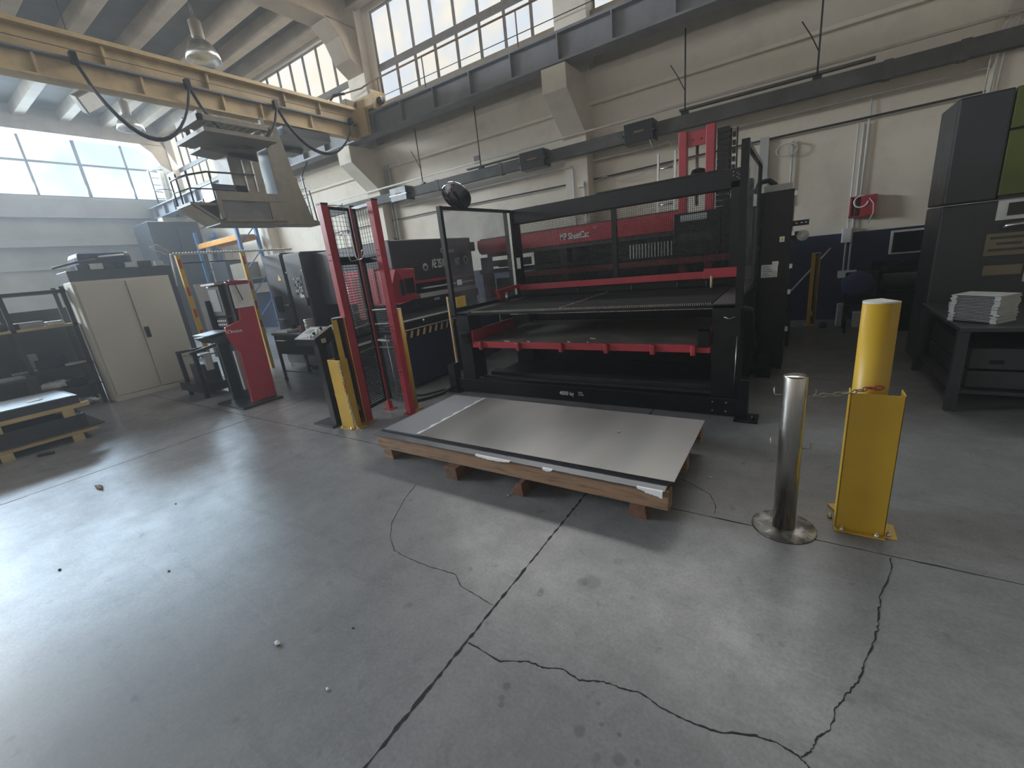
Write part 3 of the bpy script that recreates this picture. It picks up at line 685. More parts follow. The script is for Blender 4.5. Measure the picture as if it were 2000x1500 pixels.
def curtain(cx, cy, face, h, label, r=.0715, depth=.055):
    t = thing('light_curtain', label, 'safety post', (cx, cy, 0), 'yellow light curtain posts')
    f = Vector((math.cos(face), math.sin(face), 0)); n = Vector((-f.y, f.x, 0)); c = Vector((cx, cy, 0))
    outer = []; inner = []
    ts = [PI/2 + PI*i/14 for i in range(15)]
    for rr, lst in ((r, outer), (r-.010, inner)):
        lst.append(c + n*rr + f*depth)
        for a in ts: lst.append(c + f*(math.cos(a)*rr) + n*(math.sin(a)*rr))
        lst.append(c - n*rr + f*depth)
    pts = outer + inner[::-1]
    mb = MB(); k = len(outer)
    bot = [mb.bm.verts.new(p + Vector((0,0,.012))) for p in pts]; top = [mb.bm.verts.new(p + Vector((0,0,h-.008))) for p in pts]
    m2 = len(pts)
    for i in range(m2):
        fc = mb.bm.faces.new((bot[i], bot[(i+1)%m2], top[(i+1)%m2], top[i]))
        if i < k-1 or k <= i < m2-1: fc.smooth = True
    for i in range(k-1):
        mb.bm.faces.new((top[i], top[i+1], top[m2-2-i], top[m2-1-i])); mb.bm.faces.new((bot[i+1], bot[i], bot[m2-1-i], bot[m2-2-i]))
    mb.build('housing', YEL, t)
    cap = MB().prism([p + Vector((0,0,h-.008)) for p in outer], (0, 0, .008)); cap.build('cap', PVC, t)
    M = Matrix.Translation(c) @ Matrix.Rotation(face, 4, 'Z')
    MB().box(-.05, .0, -.022, .022, .06, h-.02, M).build('optic_bar', BLACK2, t)
    MB().box(-.02, .012, -.018, .018, .16, .24, M).build('connector', ZINC, t)
    MB().box(.042, .052, -.068, -.012, .03, h-.02, M).build('front_strip', YEL, t)
    MB().box(-.09, .08, -.085, .085, 0, .012, M).build('base_plate', YEL, t)
    return t
curtain(.372, 2.94, .45, 1.286, 'rounded yellow light curtain post behind the bumper guard near the bollard')
curtain(-4.335, 2.965, -.80, 1.288, 'open yellow light curtain post beside the left red fence post')
curtain(-4.02, 3.53, PI, 1.287, 'yellow light curtain post hidden behind the right red fence post')
curtain(.245, 9.29, -1.4, 1.25, 'narrow yellow light curtain post far back by the blue wall', .06, .05)
t = thing('brace_bar', 'thin pale bar leaning beside the far yellow light curtain', 'bar', (0, 9.2, 0))
MB().cyl((-.2, 8.9, .5), (.45, 9.5, 1.3), .012, 8).build('bar', PVC, t)
MB().cyl((-.2, 8.9, .5), (-.2, 8.9, 0), .012, 8).build('foot', PVC, t)

def chain(name, path, link, r, m, label, cat='chain', reds=()):
    P = [Vector(p) for p in path]
    t = thing(name, label, cat, P[0])
    segs = [(P[i], P[i+1]) for i in range(len(P)-1)]; tot = sum((b-a).length for a, b in segs)
    n = int(tot/(link*.78)); kk = 0
    for i in range(n):
        s_ = (i+.5)/n*tot
        for a, b in segs:
            l = (b-a).length
            if s_ <= l: break
            s_ -= l
        c = a + (b-a)*(s_/l); d = (b-a).normalized()
        u = d.cross(Vector((0,0,1)));
        u = u.normalized() if u.length > .01 else Vector((1,0,0))
        v = d.cross(u)
        if i % 2: u = v
        ring = []
        for q in range(17):
            an = 2*PI*q/16
            ring.append(c + d*(math.cos(an)*link*.5) + u*(math.sin(an)*link*.24))
        MB().tube(ring, r, 6, cap=False).build('link', RED if i in reds else m, t)
    return t
pth = [(.116, 2.632, .838), (.13, 2.65, .832), (.22, 2.71, .828), (.29, 2.735, .838), (.36, 2.82, .838), (.42, 2.84, .838)]
chain('barrier_chain', pth, .045, .0035, CHAIN, 'short steel chain from the bollard hook to the yellow guard', reds=(8, 9, 10, 11, 12))
chain('hanging_chain', [(-4.235, 2.77, .80), (-4.215, 2.77, .55), (-4.19, 2.76, .3), (-4.14, 2.75, .06), (-4.08, 2.76, .008)], .045, .0035, WPIPE, 'pale chain hanging down the left yellow guard', reds=(6, 7, 8, 9))
# ------------------------------------------------------------------ red posts with mesh panels
fe = thing('mesh_fence', 'mesh safety fence with three tall red posts left of the loader', 'fence', (-4.2, 3.3, 0))
pp = [(-4.286, 3.032), (-4.373, 3.453), (-3.92, 3.395)]
for i, (x, y) in enumerate(pp):
    w = .042 if i != 1 else .03
    mb = B(x-w, x+w, y-w, y+w, .01, 2.475)
    p = mb.build('post', RED, fe, bevel=.004)
    B(x-w-.002, x+w+.002, y-w-.002, y+w+.002, 2.475, 2.492).build('post_cap', BLACK, p)
    B(x-.075, x+.075, y-.06, y+.06, 0, .01).build('foot_plate', RED if i else YEL, p)
    for z in (.55, .60, 1.05, 1.10, 1.9, 1.96):
        for d in (-.015, .015): B(x+d-.005, x+d+.005, y-w-.002, y-w, z, z+.01).build('bolt_hole', BLACK2, p)
def panel(a, b, name='mesh_panel'):
    A, Bv = Vector((*a, 0)), Vector((*b, 0)); d = (Bv-A).normalized(); A += d*.055; Bv -= d*.045; L_ = (Bv-A).length
    n = Vector((-d.y, d.x, 0))
    mb = MB()
    for o in (0.012, L_-.012): mb.bar(A+d*o+Vector((0,0,.14)), A+d*o+Vector((0,0,2.46)), .03, .03)
    for z in (.15, 1.02, 1.92, 2.45): mb.bar(A+Vector((0,0,z)), Bv+Vector((0,0,z)), .03, .03)
    f = mb.build('mesh_panel', BLACK, fe)
    mb = MB(); k = max(4, int(L_/.048))
    for i in range(k+1): q = A + d*(L_*i/k); mb.bar(q+Vector((0,0,1.92)), q+Vector((0,0,2.45)), .004, .004)
    for i in range(11): z = 1.93+i*.048; mb.bar(A+Vector((0,0,z)), Bv+Vector((0,0,z)), .003, .003)
    mb.build('wire_mesh', WIRE, f); mb = MB()
    for i in range(k+1): q = A + d*(L_*i/k); mb.bar(q+Vector((0,0,.15)), q+Vector((0,0,1.88)), .003, .003)
    for i in range(57): z = .17+i*.03; mb.bar(A+Vector((0,0,z)), Bv+Vector((0,0,z)), .004, .012 if z < 1.1 else .006)
    mb.build('wire_mesh', WIRE, f)
    mb = MB()
    mb.bar(A+n*.02+Vector((0,0,1.88)), Bv+n*.02+Vector((0,0,1.88)), .02, .07); mb.build('clamp_band', BLACK, f)
    for z in (.84, 1.13, 1.30): MB().bar(A-n*.02+d*.03+Vector((0,0,z)), Bv-n*.02-d*.03+Vector((0,0,z+.01)), .012, .012).build('cross_strap', ZINC, f)
    mb = MB(); mb.bar(A-n*.022+d*.02+Vector((0,0,.93)), A-n*.022+d*(L_*.75)+Vector((0,0,.93)), .006, .025); mb.build('label_strip', WHITE, f)
panel(pp[0], pp[1]); panel((-4.373+.01, 3.44), pp[2])
MB().cyl((-4.05, 3.36, .2), (-4.07, 3.36, 1.0), .007, 8).build('drop_bar', ZINC, fe)
hk = thing('hook_rod', 'bent bright steel lifting rods hanging on the red post fence', 'hook', (-4.3, 3.2, 2.46))
MB().tube([(-4.33, 3.22, 2.16), (-4.32, 3.22, 2.19), (-4.29, 3.22, 2.2), (-4.265, 3.22, 2.17), (-4.26, 3.22, 1.91), (-4.25, 3.22, 1.885), (-4.22, 3.22, 1.878), (-4.04, 3.22, 1.89), (-4.0, 3.22, 1.93), (-3.985, 3.22, 1.97), (-4.0, 3.22, 1.985), (-4.02, 3.22, 1.97), (-4.05, 3.22, 1.91)], .006, 8).build('rod', ZINC, hk)
MB().tube([(-4.24, 3.25, 2.17), (-4.225, 3.25, 2.2), (-4.2, 3.25, 2.19), (-4.19, 3.25, 2.15), (-4.185, 3.25, 1.92), (-4.16, 3.25, 1.895)], .006, 8).build('rod', ZINC, hk)
MB().tube([(-4.22, 3.24, 2.49), (-4.22, 3.24, 2.17)], .004, 6).build('hanger_wire', WIRE, hk)
MB().cyl((-4.335, 3.18, 1.0), (-4.345, 3.17, 1.86), .005, 6).build('long_rod', ZINC, hk)
MB().cyl((-4.22, 3.24, 2.47), (-4.286, 3.06, 2.47), .006, 6).build('hanger_arm', ZINC, hk)

# ------------------------------------------------------------------ pedestal console
pc = thing('pedestal_console', 'slanted push-button console on a black pedestal left of the yellow guard', 'console', (-4.6, 2.8, 0))
B(-4.93, -4.53, 2.70, 2.92, 0, .02).build('base_plate', DGREY, pc, bevel=.003)
B(-4.63, -4.53, 2.76, 2.86, .02, 1.06).build('post', BLACK, pc, bevel=.004)
hd = MB().prism([(-4.93, 2.72, 1.075), (-4.93, 2.97, 1.185), (-4.93, 2.97, 1.06), (-4.93, 2.88, .99), (-4.93, 2.74, 1.0)], (.42, 0, 0)).build('console_head', BLACK, pc)
ang = math.atan2(.11, .25)
Mh = Matrix.Translation((-4.72, 2.845, 1.130)) @ Matrix.Rotation(ang, 4, 'X')
MB().box(-.20, .20, -.128, .128, .001, .005, Mh).build('face_plate', ZINC, hd)
MB().box(-.17, .02, -.10, .10, .005, .008, Mh).build('button_panel', PERF, hd)
MB().box(-.13, -.03, -.02, .06, .008, .012, Mh).build('display', SCREEN, hd)
for i in range(4):
    p0 = Mh @ Vector((.09, -.09+i*.055, .004)); p1 = Mh @ Vector((.09, -.09+i*.055, .03))
    MB().cyl(p0, p1, .016, 14).build('push_button', BLACK2 if i % 2 else ZINC, hd)
    p0 = Mh @ Vector((.14, -.09+i*.055, .004)); p1 = Mh @ Vector((.14, -.09+i*.055, .022))
    MB().cyl(p0, p1, .012, 14).build('push_button', ZINC, hd)
B(-4.51, -4.508, 2.80, 2.86, 1.02, 1.07).build('rating_plate', PERF, hd)
MB().tube([(-4.52, 2.83, .4), (-4.50, 2.84, .2), (-4.51, 2.86, .03)], .012, 8).build('cable', PVC, pc)

# ------------------------------------------------------------------ red sided operator console
rc = thing('operator_console', 'operator console with red side panel, white paper and tilted screen', 'console', (-7.1, 3.0, 0))
pts = [(3.051,1.859),(3.308,1.834),(3.275,.045),(2.90,.045),(2.926,.81),(2.827,1.046),(2.825,1.211),(3.055,1.282),(3.077,1.467)]
sp = MB().prism([(-6.87, y, z) for y, z in pts], (.05, 0, 0)).build('side_panel', RED2, rc, bevel=.006)
t0 = (-6.815, 2.875, 1.125)
MB().tube([(-6.818, 2.862+.024*math.cos(a), 1.14+.024*math.sin(a)) for a in [(-.35+.02)*PI + i*.17*PI/1 for i in range(11)]], .006, 6).build('side_emblem', INK, sp)
text('side_lettering', 'MADA', .05, INK, sp, (-6.8185, 2.888, 1.117), (0, 1, 0), (0, 0, 1), sx=1.05, bold=.001, extrude=.001)
B(-7.55, -6.70, 2.70, 3.30, 0, .035).build('base_plate', DGREY, rc, bevel=.004)
B(-7.4, -6.87, 3.02, 3.28, .035, 1.84).build('body', DGREY, rc, bevel=.01)
B(-7.47, -7.42, 2.9, 3.28, .035, 1.6).build('side_panel', DGREY, rc)
MB().prism([(-7.42, 2.62, 1.09), (-7.42, 2.95, 1.12), (-7.42, 3.02, 1.12), (-7.42, 3.02, .95), (-7.42, 2.72, 1.0)], (.55, 0, 0)).build('keyboard_shelf', ANTH, rc)
MB().prism([(-7.40, 2.60, 1.125), (-7.40, 2.90, 1.155), (-7.40, 2.90, 1.165), (-7.40, 2.60, 1.137)], (.5, 0, 0)).build('keyboard_tray', SHEETP, rc)
mo = B(-7.38, -6.99, 2.955, 3.02, 1.36, 1.80).build('monitor', ANTH, rc, bevel=.01)
B(-7.33, -7.07, 2.948, 2.955, 1.43, 1.75).build('screen', SCREEN, mo)
B(-7.39, -6.95, 2.90, 3.04, 1.815, 1.84).build('hood', ZINC, rc)
kp = B(-7.34, -7.0, 2.96, 3.02, 1.19, 1.34).build('key_panel', BLACK, rc)
for i in range(5):
    for j in range(2): B(-7.31+i*.06, -7.28+i*.06, 2.95, 2.962, 1.22+j*.055, 1.25+j*.055).build('key', PERF, kp)
B(-6.95, -6.90, 2.88, 3.0, .25, .85).build('manual_binder', PERF, rc)
B(-6.815, -6.80, 3.00, 3.30, 1.80, 1.83).build('paper_clip', REDD, rc)
pa = tag(B(-6.817, -6.811, 3.03, 3.31, 1.455, 1.785).build('paper_sheet', PAPER), 'white paper taped on the red side panel', 'paper')
tag(MB().tube([(-6.79, 3.10, 1.80), (-6.79, 3.12, 1.7), (-6.79, 3.15, 1.56)], .008, 6).build('pen', DGREY), 'dark pen on a string hanging over the white paper', 'pen')

# ------------------------------------------------------------------ punch press
pr = thing('punch_press', 'large black turret punch press with pale model lettering', 'machine', (-6.3, 6.0, 0))
bd = MB().prism([(-7.1, 4.95, .05), (-5.5, 4.95, .05), (-5.5, 7.05, .05), (-7.1, 7.05, .05)], (0, 0, 1.2)).build('lower_body', BLACK, pr, bevel=.01)
up = MB().prism([(-7.6, 4.95, 1.25), (-5.5, 4.95, 1.25), (-5.5, 7.06, 1.25), (-7.6, 7.06, 1.25)], (0, 0, .965)).build('upper_frame', ANTH, pr, bevel=.02)
B(-5.5, -5.44, 5.25, 6.95, 1.27, 1.53).build('turret_recess', BLACK2, pr)
B(-5.46, -5.40, 5.3, 6.9, 1.49, 1.53).build('red_trim', RED, pr)
B(-5.46, -5.38, 5.45, 6.85, 1.385, 1.405).build('guide_bar', WHITE, pr)
B(-5.46, -5.34, 5.3, 6.85, 1.24, 1.31).build('carriage_bar', PERF, pr)
for d in (0, .05, .1): B(-5.337, -5.333, 5.62+d, 5.65+d, 1.165, 1.205).build('carriage_mark', PVC, pr)
B(-5.46, -5.336, 5.2, 6.9, 1.10, 1.24).build('carriage_box', BLACK, pr)
text('model_lettering', 'AE 2510', .21, INK, up, (-5.497, 5.86, 1.715), (0, 1, 0), (0, 0, 1), sx=.50, bold=.005)
text('model_lettering', 'NT', .20, PVC, up, (-5.497, 6.50, 1.715), (0, 1, 0), (0, 0, 1), sx=.55, bold=.002)
text('maker_lettering', 'MADA', .085, PVC, up, (-5.497, 6.24, 1.96), (0, 1, 0), (0, 0, 1), sx=1.15, bold=.001)
MB().tube([(-5.496, 6.19+.04*math.cos(a), 2.0+.042*math.sin(a)) for a in [-.33*PI + i*.17*PI for i in range(11)]], .009, 6).build('maker_emblem', PVC, up)
MB().lathe((-5.495, 5.68, 1.74), [(.065, 0), (.065, .006), (.05, .008), (0, .008)], 24, axis=(1, 0, 0)).build('round_badge', PERF, up)
MB().lathe((-5.487, 5.68, 1.74), [(.035, 0), (.035, .006), (0, .007)], 20, axis=(1, 0, 0)).build('badge_centre', BLACK2, up)
MB().tube([(-5.494, 6.83+.055*math.cos(i*PI/10), 1.80+.07*math.sin(i*PI/10)) for i in range(21)], .008, 6).build('ring_mark', PVC, up)
B(-5.5, -5.42, 7.0, 7.08, 1.95, 2.12).build('hinge_plate', BLACK2, up)
MB().lathe((-5.9, 5.5, 2.215), [(.05, 0), (.05, .05), (.03, .06), (0, .06)], 16).build('lifting_eye', BLACK, up)
# red turret housing
hs = MB().prism([(-5.5, 4.7, 1.22), (-5.18, 4.7, 1.22), (-5.18, 5.06, 1.26), (-5.18, 5.10, 1.74), (-5.18, 4.7, 1.76), (-5.5, 4.7, 1.76)], (-.45, .0, 0)).build('turret_housing', RED2, pr, bevel=.015)
B(-5.185, -5.172, 4.85, 5.04, 1.36, 1.60).build('viewing_window', DSCREEN, hs)
B(-5.185, -5.172, 4.74, 4.81, 1.34, 1.58).build('viewing_window', DSCREEN, hs)
B(-6.6, -5.66, 4.68, 4.95, 1.25, 1.80).build('front_cover', RED2, pr, bevel=.01)
B(-6.2, -5.9, 4.66, 4.68, 1.0, 1.7).build('front_door', REDD, pr)
# table and blue base towards the loader
B(-5.5, -4.62, 4.15, 7.0, .92, 1.02).build('sheet_table', BLACK, pr, bevel=.004)
B(-4.635, -4.61, 4.1, 7.0, 1.015, 1.035).build('table_edge', PVC, pr)
MB().lathe((-4.612, 4.55, .985), [(.02, 0), (.02, .01), (0, .012)], 12, axis=(1, 0, 0)).build('stop_button', ZINC, pr)
MB().lathe((-4.612, 5.2, .99), [(.03, 0), (.03, .03), (0, .035)], 12, axis=(1, 0, 0)).build('stop_button', RED, pr)
B(-5.3, -4.66, 4.16, 6.5, .06, .77).build('base_box', DKBLUE, pr, bevel=.01)
hz = B(-4.66, -4.64, 4.1, 5.6, .77, .875).build('hazard_strip', BLACK2, pr)
for i in range(11):
    y = 4.13 + i*.13
    MB().prism([(-4.645, y, .775), (-4.645, y+.045, .775), (-4.645, y+.085, .87), (-4.645, y+.04, .87)], (.008, 0, 0)).build('hazard_stripe', TAN, hz)
B(-4.66, -4.63, 4.1, 5.6, .885, .90).build('guard_lip', PVC, pr)
tag(MB().tube([(-4.03, 4.34, .05), (-4.05, 4.15, .02), (-4.1, 3.95, .02), (-4.2, 3.75, .02), (-4.45, 3.75, .02), (-4.8, 3.9, .02)], .02, 8).build('floor_hose', RUBBER), 'black hose curving over the floor between fence and loader', 'hose')
tag(MB().tube([(-4.15, 4.3, .015), (-4.3, 4.0, .015), (-4.6, 3.85, .015), (-5.2, 3.9, .015)], .014, 8).build('floor_cable', RUBBER), 'thin black cable lying behind the black hose', 'cable')

# ------------------------------------------------------------------ electrical cabinets
def ecab(label, x0, x1, y0, y1, h, tri):
    t = thing('electrical_cabinet', label, 'cabinet', ((x0+x1)/2, (y0+y1)/2, 0), 'dark electrical cabinets')
    B(x0, x1, y0, y1, .1, h).build('body', ANTH, t, bevel=.008); B(x0+.02, x1-.02, y0+.02, y1-.02, 0, .1).build('plinth', BLACK2, t)
    d = B(x0+.02, x1-.02, y0-.015, y0, .14, h-.03).build('door', ANTH, t, bevel=.004)
    return t, d
t, d = ecab('dark electrical cabinet with a yellow warning triangle', -9.1, -8.42, 4.80, 5.6, 2.31, True)
xm = -8.62
MB().prism([(xm-.06, 4.780, 1.80), (xm+.06, 4.780, 1.80), (xm, 4.780, 1.92)], (0, .005, 0)).build('warning_triangle', LABELY, d)
B(-8.98, -8.72, 4.775, 4.786, 1.18, 1.50).build('cover_plate', BLACK2, d)
B(-8.5, -8.44, 4.74, 4.80, 1.30, 1.33).build('door_handle', ZINC, d); B(-8.62, -8.44, 4.745, 4.76, 1.31, 1.325).build('door_handle', ZINC, d)
B(-9.0, -8.7, 4.7, 4.8, 1.02, 1.04).build('edge_strip', SHEETP, d)
t, d = ecab('dark electrical cabinet with a switch panel, nearer the punch press', -8.2, -7.62, 4.72, 5.6, 2.26, False)
p = B(-8.02, -7.74, 4.70, 4.706, 1.42, 1.86).build('switch_panel', DGREY, d)
for i in range(6):
    for j in range(4):
        if (i*3+j*5) % 7 < 5: B(-7.99+j*.062, -7.955+j*.062, 4.692, 4.70, 1.50+i*.056, 1.53+i*.056).build('switch', PERF if (i+j) % 3 else BLACK2, p)
B(-7.89, -7.75, 4.692, 4.70, 1.44, 1.50).build('panel_label', PERF, p)
for x in (-8.17, -7.66): MB().cyl((x, 4.69, 1.93), (x, 4.72, 1.93), .014, 8).build('latch', WHITE, d)
B(-7.70, -7.67, 4.68, 4.72, 1.28, 1.44).build('door_handle', BLACK2, d)

# ------------------------------------------------------------------ work trolley with its load
tr = thing('work_trolley', 'dark wheeled work trolley in front of the electrical cabinets', 'trolley', (-7.0, 4.2, 0))
TX0, TX1, TY0, TY1 = -7.85, -6.1, 3.95, 4.5
B(TX0, TX1, TY0, TY1, .86, .90).build('top', DGREY, tr, bevel=.005)
B(TX0+.04, TX1-.04, TY0+.03, TY1-.03, .52, .86).build('drawer_box', BLACK, tr)
for x in (TX0+.05, TX1-.05):
    for y in (TY0+.04, TY1-.04):
        B(x-.02, x+.02, y-.02, y+.02, .09, .86).build('leg', DGREY, tr)
        w = MB().lathe((x, y-.015, .045), [(.045, 0), (.045, .03), (0, .03)], 16, axis=(0, 1, 0)).build('wheel', RUBBER, tr)
for y in (TY0+.04, TY1-.04): MB().cyl((TX0+.05, y, .2), (TX1-.05, y, .2), .012, 8).build('rail', DGREY, tr)
MB().tube([(TX0+.2, TY0-.02, .78), (TX0+.22, TY0-.05, .78), (TX0+.5, TY0-.05, .78), (TX0+.52, TY0-.02, .78)], .010, 6).build('handle', ZINC, tr)
tag(B(-7.78, -7.40, 4.0, 4.3, .90, .935).build('case', WHITE, bevel=.005), 'flat white case at the left end of the trolley', 'case')
tag(B(-7.61, -7.53, 4.2, 4.26, .936, 1.0).build('small_box', BLACK2), 'small black box standing on the white case', 'box')
tn = thing('tin_can', 'tall ribbed metal tin on the trolley', 'tin', (-6.98, 4.2, .90))
MB().lathe((-6.98, 4.2, .90), [(.085, 0), (.085, .05), (.08, .055), (.085, .06), (.085, .12), (.08, .125), (.085, .13), (.085, .19), (0, .19)], 24).build('body', PERF, tn)
MB().lathe((-6.98, 4.2, 1.09), [(.088, 0), (.088, .012), (0, .012)], 24).build('lid', ZINC, tn)
tag(B(-7.22, -7.14, 4.12, 4.2, .90, 1.0).build('carton', WOODR), 'small reddish carton between case and tin', 'carton')
tag(MB().tube([(-6.80, 4.15, .93), (-6.7, 4.1, .915), (-6.6, 4.12, .915), (-6.5, 4.05, .93)], .012, 6).build('air_gun', ZINC), 'bright air gun with nozzle lying on the trolley', 'tool')
tag(MB().blob((-6.38, 4.32, .945), (.22, .12, .05), 3, .18, 9).build('rag', RAG, smooth=True), 'crumpled grey rag at the right end of the trolley', 'rag')

# ------------------------------------------------------------------ pale two-door cabinet
ca = thing('metal_cabinet', 'tall cream metal cabinet with two doors and a dark handle', 'cabinet', (-10.45, 2.83, 0))
B(-10.72, -10.25, 2.13, 3.53, .0, 2.14).build('body', CREAM, ca, bevel=.006)
for y0, y1, xo in ((2.17, 2.84, 0), (2.845, 3.49, .02)):
    d = B(-10.25, -10.225+xo, y0, y1, .10, 2.10).build('door', CREAM, ca, bevel=.004)
    if xo:
        h = B(-10.205, -10.19, 2.87, 2.945, 1.04, 1.24).build('handle_plate', DGREY, d, bevel=.006)
        B(-10.19, -10.165, 2.90, 2.93, 1.07, 1.20).build('handle', BLACK2, d, bevel=.005)
        MB().tube([(-10.16, 2.93, 1.02), (-10.15, 2.935, .98), (-10.155, 2.93, .96)], .006, 6).build('key', ZINC, d)
B(-10.26, -10.20, 2.13, 3.53, 0, .085).build('plinth', CREAM, ca)

# ------------------------------------------------------------------ steel shelf rack at left with things on it
rk = thing('shelf_rack', 'dark steel shelf rack standing left of the cream cabinet', 'rack', (-10.7, 1.3, 0))
for y in (.35, 1.32, 2.06):
    for x in (-10.6, -11.15): B(x-.03, x+.03, y-.03, y+.03, 0, 2.1).build('upright', DGREY, rk)
for z, m_, d in ((.38, DGREY, .03), (.76, DGREY, .03), (1.47, WOODL, .04), (2.05, DGREY, .05)):
    B(-11.18, -10.57, .3, 2.1, z-d, z).build('shelf', m_, rk)
rnd = random.Random(21)
items = [('flat_carton', (-10.95, 1.55, 1.47), (.25, .35, .10), PERF, 'low pale carton on the middle shelf of the rack'),
 ('parts_tray', (-10.8, 1.15, 1.47), (.2, .25, .12), ANTH, 'dark parts tray on the middle shelf of the rack'),
 ('tool_case', (-10.85, 1.86, 1.47), (.2, .22, .07), ZINC, 'bright flat tool case at the right of the middle shelf'),
 ('tool_box', (-10.9, 1.62, .76), (.3, .38, .16), DKBLUE, 'dark blue tool box on the lower shelf of the rack'),
 ('cardboard_box', (-10.9, 1.42, .76), (.14, .14, .28), SHEETP, 'upright pale box behind the lower shelf front'),
 ('sheet_offcut', (-10.7, 1.25, .76), (.22, .3, .03), SHEETP, 'bright sheet offcut on the lower shelf of the rack'),
 ('sheet_offcut', (-10.72, 1.88, .76), (.22, .28, .035), ZINC, 'bright offcuts at the right end of the lower shelf'),
 ('parts_bin', (-10.75, 1.8, .38), (.2, .26, .12), BLACK, 'black parts bin on the bottom shelf of the rack')]
for n, (x, y, z), (a, b, c), m_, lab in items:
    o = MB().box(x-a/2, x+a/2, y-b/2, y+b/2, z, z+c)
    tag(o.build(n, m_, bevel=.006), lab, n.replace('_', ' '))
for i, (y, w_, h_, m_, lab) in enumerate(((.45, .16, .12, DGREY, 'dark box at the left end of the middle rack shelf'), (.66, .18, .09, WOODR, 'brown box second from the left on the middle shelf'), (.90, .14, .15, ANTH, 'tall dark box beside the dark parts tray'), (1.36, .10, .10, BLACK, 'small black box left of the pale carton'))):
    tag(B(-10.85, -10.62, y-w_/2, y+w_/2, 1.47, 1.47+h_).build('parts_box', m_, bevel=.005), lab, 'box', 'boxes on the middle rack shelf')
tag(B(-10.95, -10.66, .5, 1.0, .76, .98).build('tool_chest', BLACK, bevel=.008), 'black tool chest at the left of the lower rack shelf', 'tool chest')
tag(B(-12.3, -11.7, .2, 2.3, 0, 1.75).build('rear_cabinet', ANTH, bevel=.02), 'dark cabinet standing behind the shelf rack', 'cabinet')
tag(MB().blob((-10.75, 1.55, .46), (.13, .2, .075), 3, .2, 5).build('plastic_bag', FILM, smooth=True), 'crumpled clear plastic bag on the bottom shelf of the rack', 'bag')
tag(MB().blob((-10.82, 1.86, .045), (.16, .16, .05), 3, .25, 8).build('plastic_bag', PERF, smooth=True), 'grey plastic bag on the floor under the shelf rack', 'bag')
tt = thing('side_table', 'low dark table frame standing before the shelf rack', 'table', (-9.9, .9, 0))
B(-10.3, -9.75, .35, 1.25, .72, .76).build('top', DGREY, tt)
for x in (-10.26, -9.8):
    for y in (.4, 1.2): B(x-.025, x+.025, y-.025, y+.025, 0, .72).build('leg', DGREY, tt)
B(-10.26, -9.8, 1.18, 1.22, .3, .34).build('rail', DGREY, tt); B(-9.82, -9.78, .4, 1.2, .3, .34).build('rail', DGREY, tt)
tag(B(-10.2, -9.85, .75, 1.15, .76, .785).build('sheet_offcut', SHEETP), 'pale sheet offcut lying on the low dark table', 'metal sheet')

# ------------------------------------------------------------------ stacked pallets at lower left
def tpallet(z, label, x0=-8.9, y0=-.5, y1=1.38):
    t = thing('timber_pallet', label, 'pallet', (x0+.5, .5, z), 'pallets at the left edge')
    for x in (x0, x0+.43, x0+.87):
        B(x, x+.09, y0, y1, z+.09, z+.145).build('bearer', WOODL, t, bevel=.004)
        for y in (y0+.1, .45, y1-.28): B(x, x+.10, y, y+.11, z, z+.09).build('block', WOODL, t)
    return t
tpallet(0.0, 'lower pale timber pallet standing on the floor at left')
t = tag(B(-8.95, -7.92, -.55, 1.45, .145, .165).build('steel_sheet', SHEETE), 'dark sheet on the lower timber pallet at left', 'metal sheet')
tag(B(-8.95, -7.96, -.55, 1.30, .165, .345).build('sheet_bundle', DGREY), 'bundle of dark sheets between the two pallets at left', 'sheet bundle')
tpallet(.345, 'upper pale timber pallet resting on the sheet bundle')
tag(B(-8.93, -7.95, -.55, 1.30, .49, .60).build('sheet_bundle', SHEETE), 'dark sheet bundle on the upper timber pallet', 'sheet bundle')
tag(B(-8.9, -7.97, -.55, 1.26, .60, .606).build('steel_sheet', SHEETP), 'bright pale sheet topping the pallet stack at left', 'metal sheet')
tag(MB().blob((-8.25, .95, .612), (.05, .08, .008), 2, .3, 2).build('film_scrap', FILM), 'scrap of film on the pale sheet at left', 'scrap')
tag(MB().cyl((-7.7, .72, .02), (-7.62, .85, .02), .02, 8).build('tube_offcut', DGREY), 'short dark tube on the floor beside the left pallet', 'offcut')

# ------------------------------------------------------------------ machinery and racking deep at left
m1 = thing('lathe_machine', 'grey-blue machine with covered top behind the cream cabinet', 'machine', (-14.3, 3.9, 0))
B(-14.9, -14.0, 2.9, 4.95, 0, 2.55).build('body', DGREY, m1, bevel=.02)
B(-14.8, -14.0, 3.15, 4.2, 2.55, 2.95).build('top_cover', DKBLUE, m1, bevel=.12)
for i, (y, s_) in enumerate(((3.2, .1), (3.45, .12), (3.7, .08), (4.1, .1), (4.4, .13), (4.7, .09))):
    B(-14.05, -13.95, y-s_, y+s_, 2.55, 2.62+s_*.5).build('top_part', PERF if i % 2 else DGREY, m1)
MB().tube([(-14.0, 2.7, 2.62), (-14.0, 3.1, 2.72), (-14.0, 3.6, 2.8)], .025, 8).build('lever', DGREY, m1)
MB().cyl((-13.98, 3.55, 2.83), (-13.98, 4.05, 2.86), .02, 8).build('lamp_bar', WHITE, m1)
e = thing('fence_enclosure', 'light fence with yellow posts and a pale top rail behind the red console', 'fence', (-9.5, 4.5, 0))
for y, r_ in ((3.50, True), (4.63, True)):
    p = B(-9.53, -9.47, y-.035, y+.035, 0, 2.44).build('post', YEL, e)
    for z in (.9, 1.3, 1.7, 2.2): B(-9.468, -9.464, y-.02, y+.02, z, z+.16).build('reflector', RED, p)
B(-9.52, -9.48, 3.40, 5.7, 2.44, 2.47).build('top_rail', PVC, e)
mb = MB()
for i in range(46): y = 3.45+i*.05; mb.box(-9.52, -9.47, y, y+.015, 2.46, 2.485)
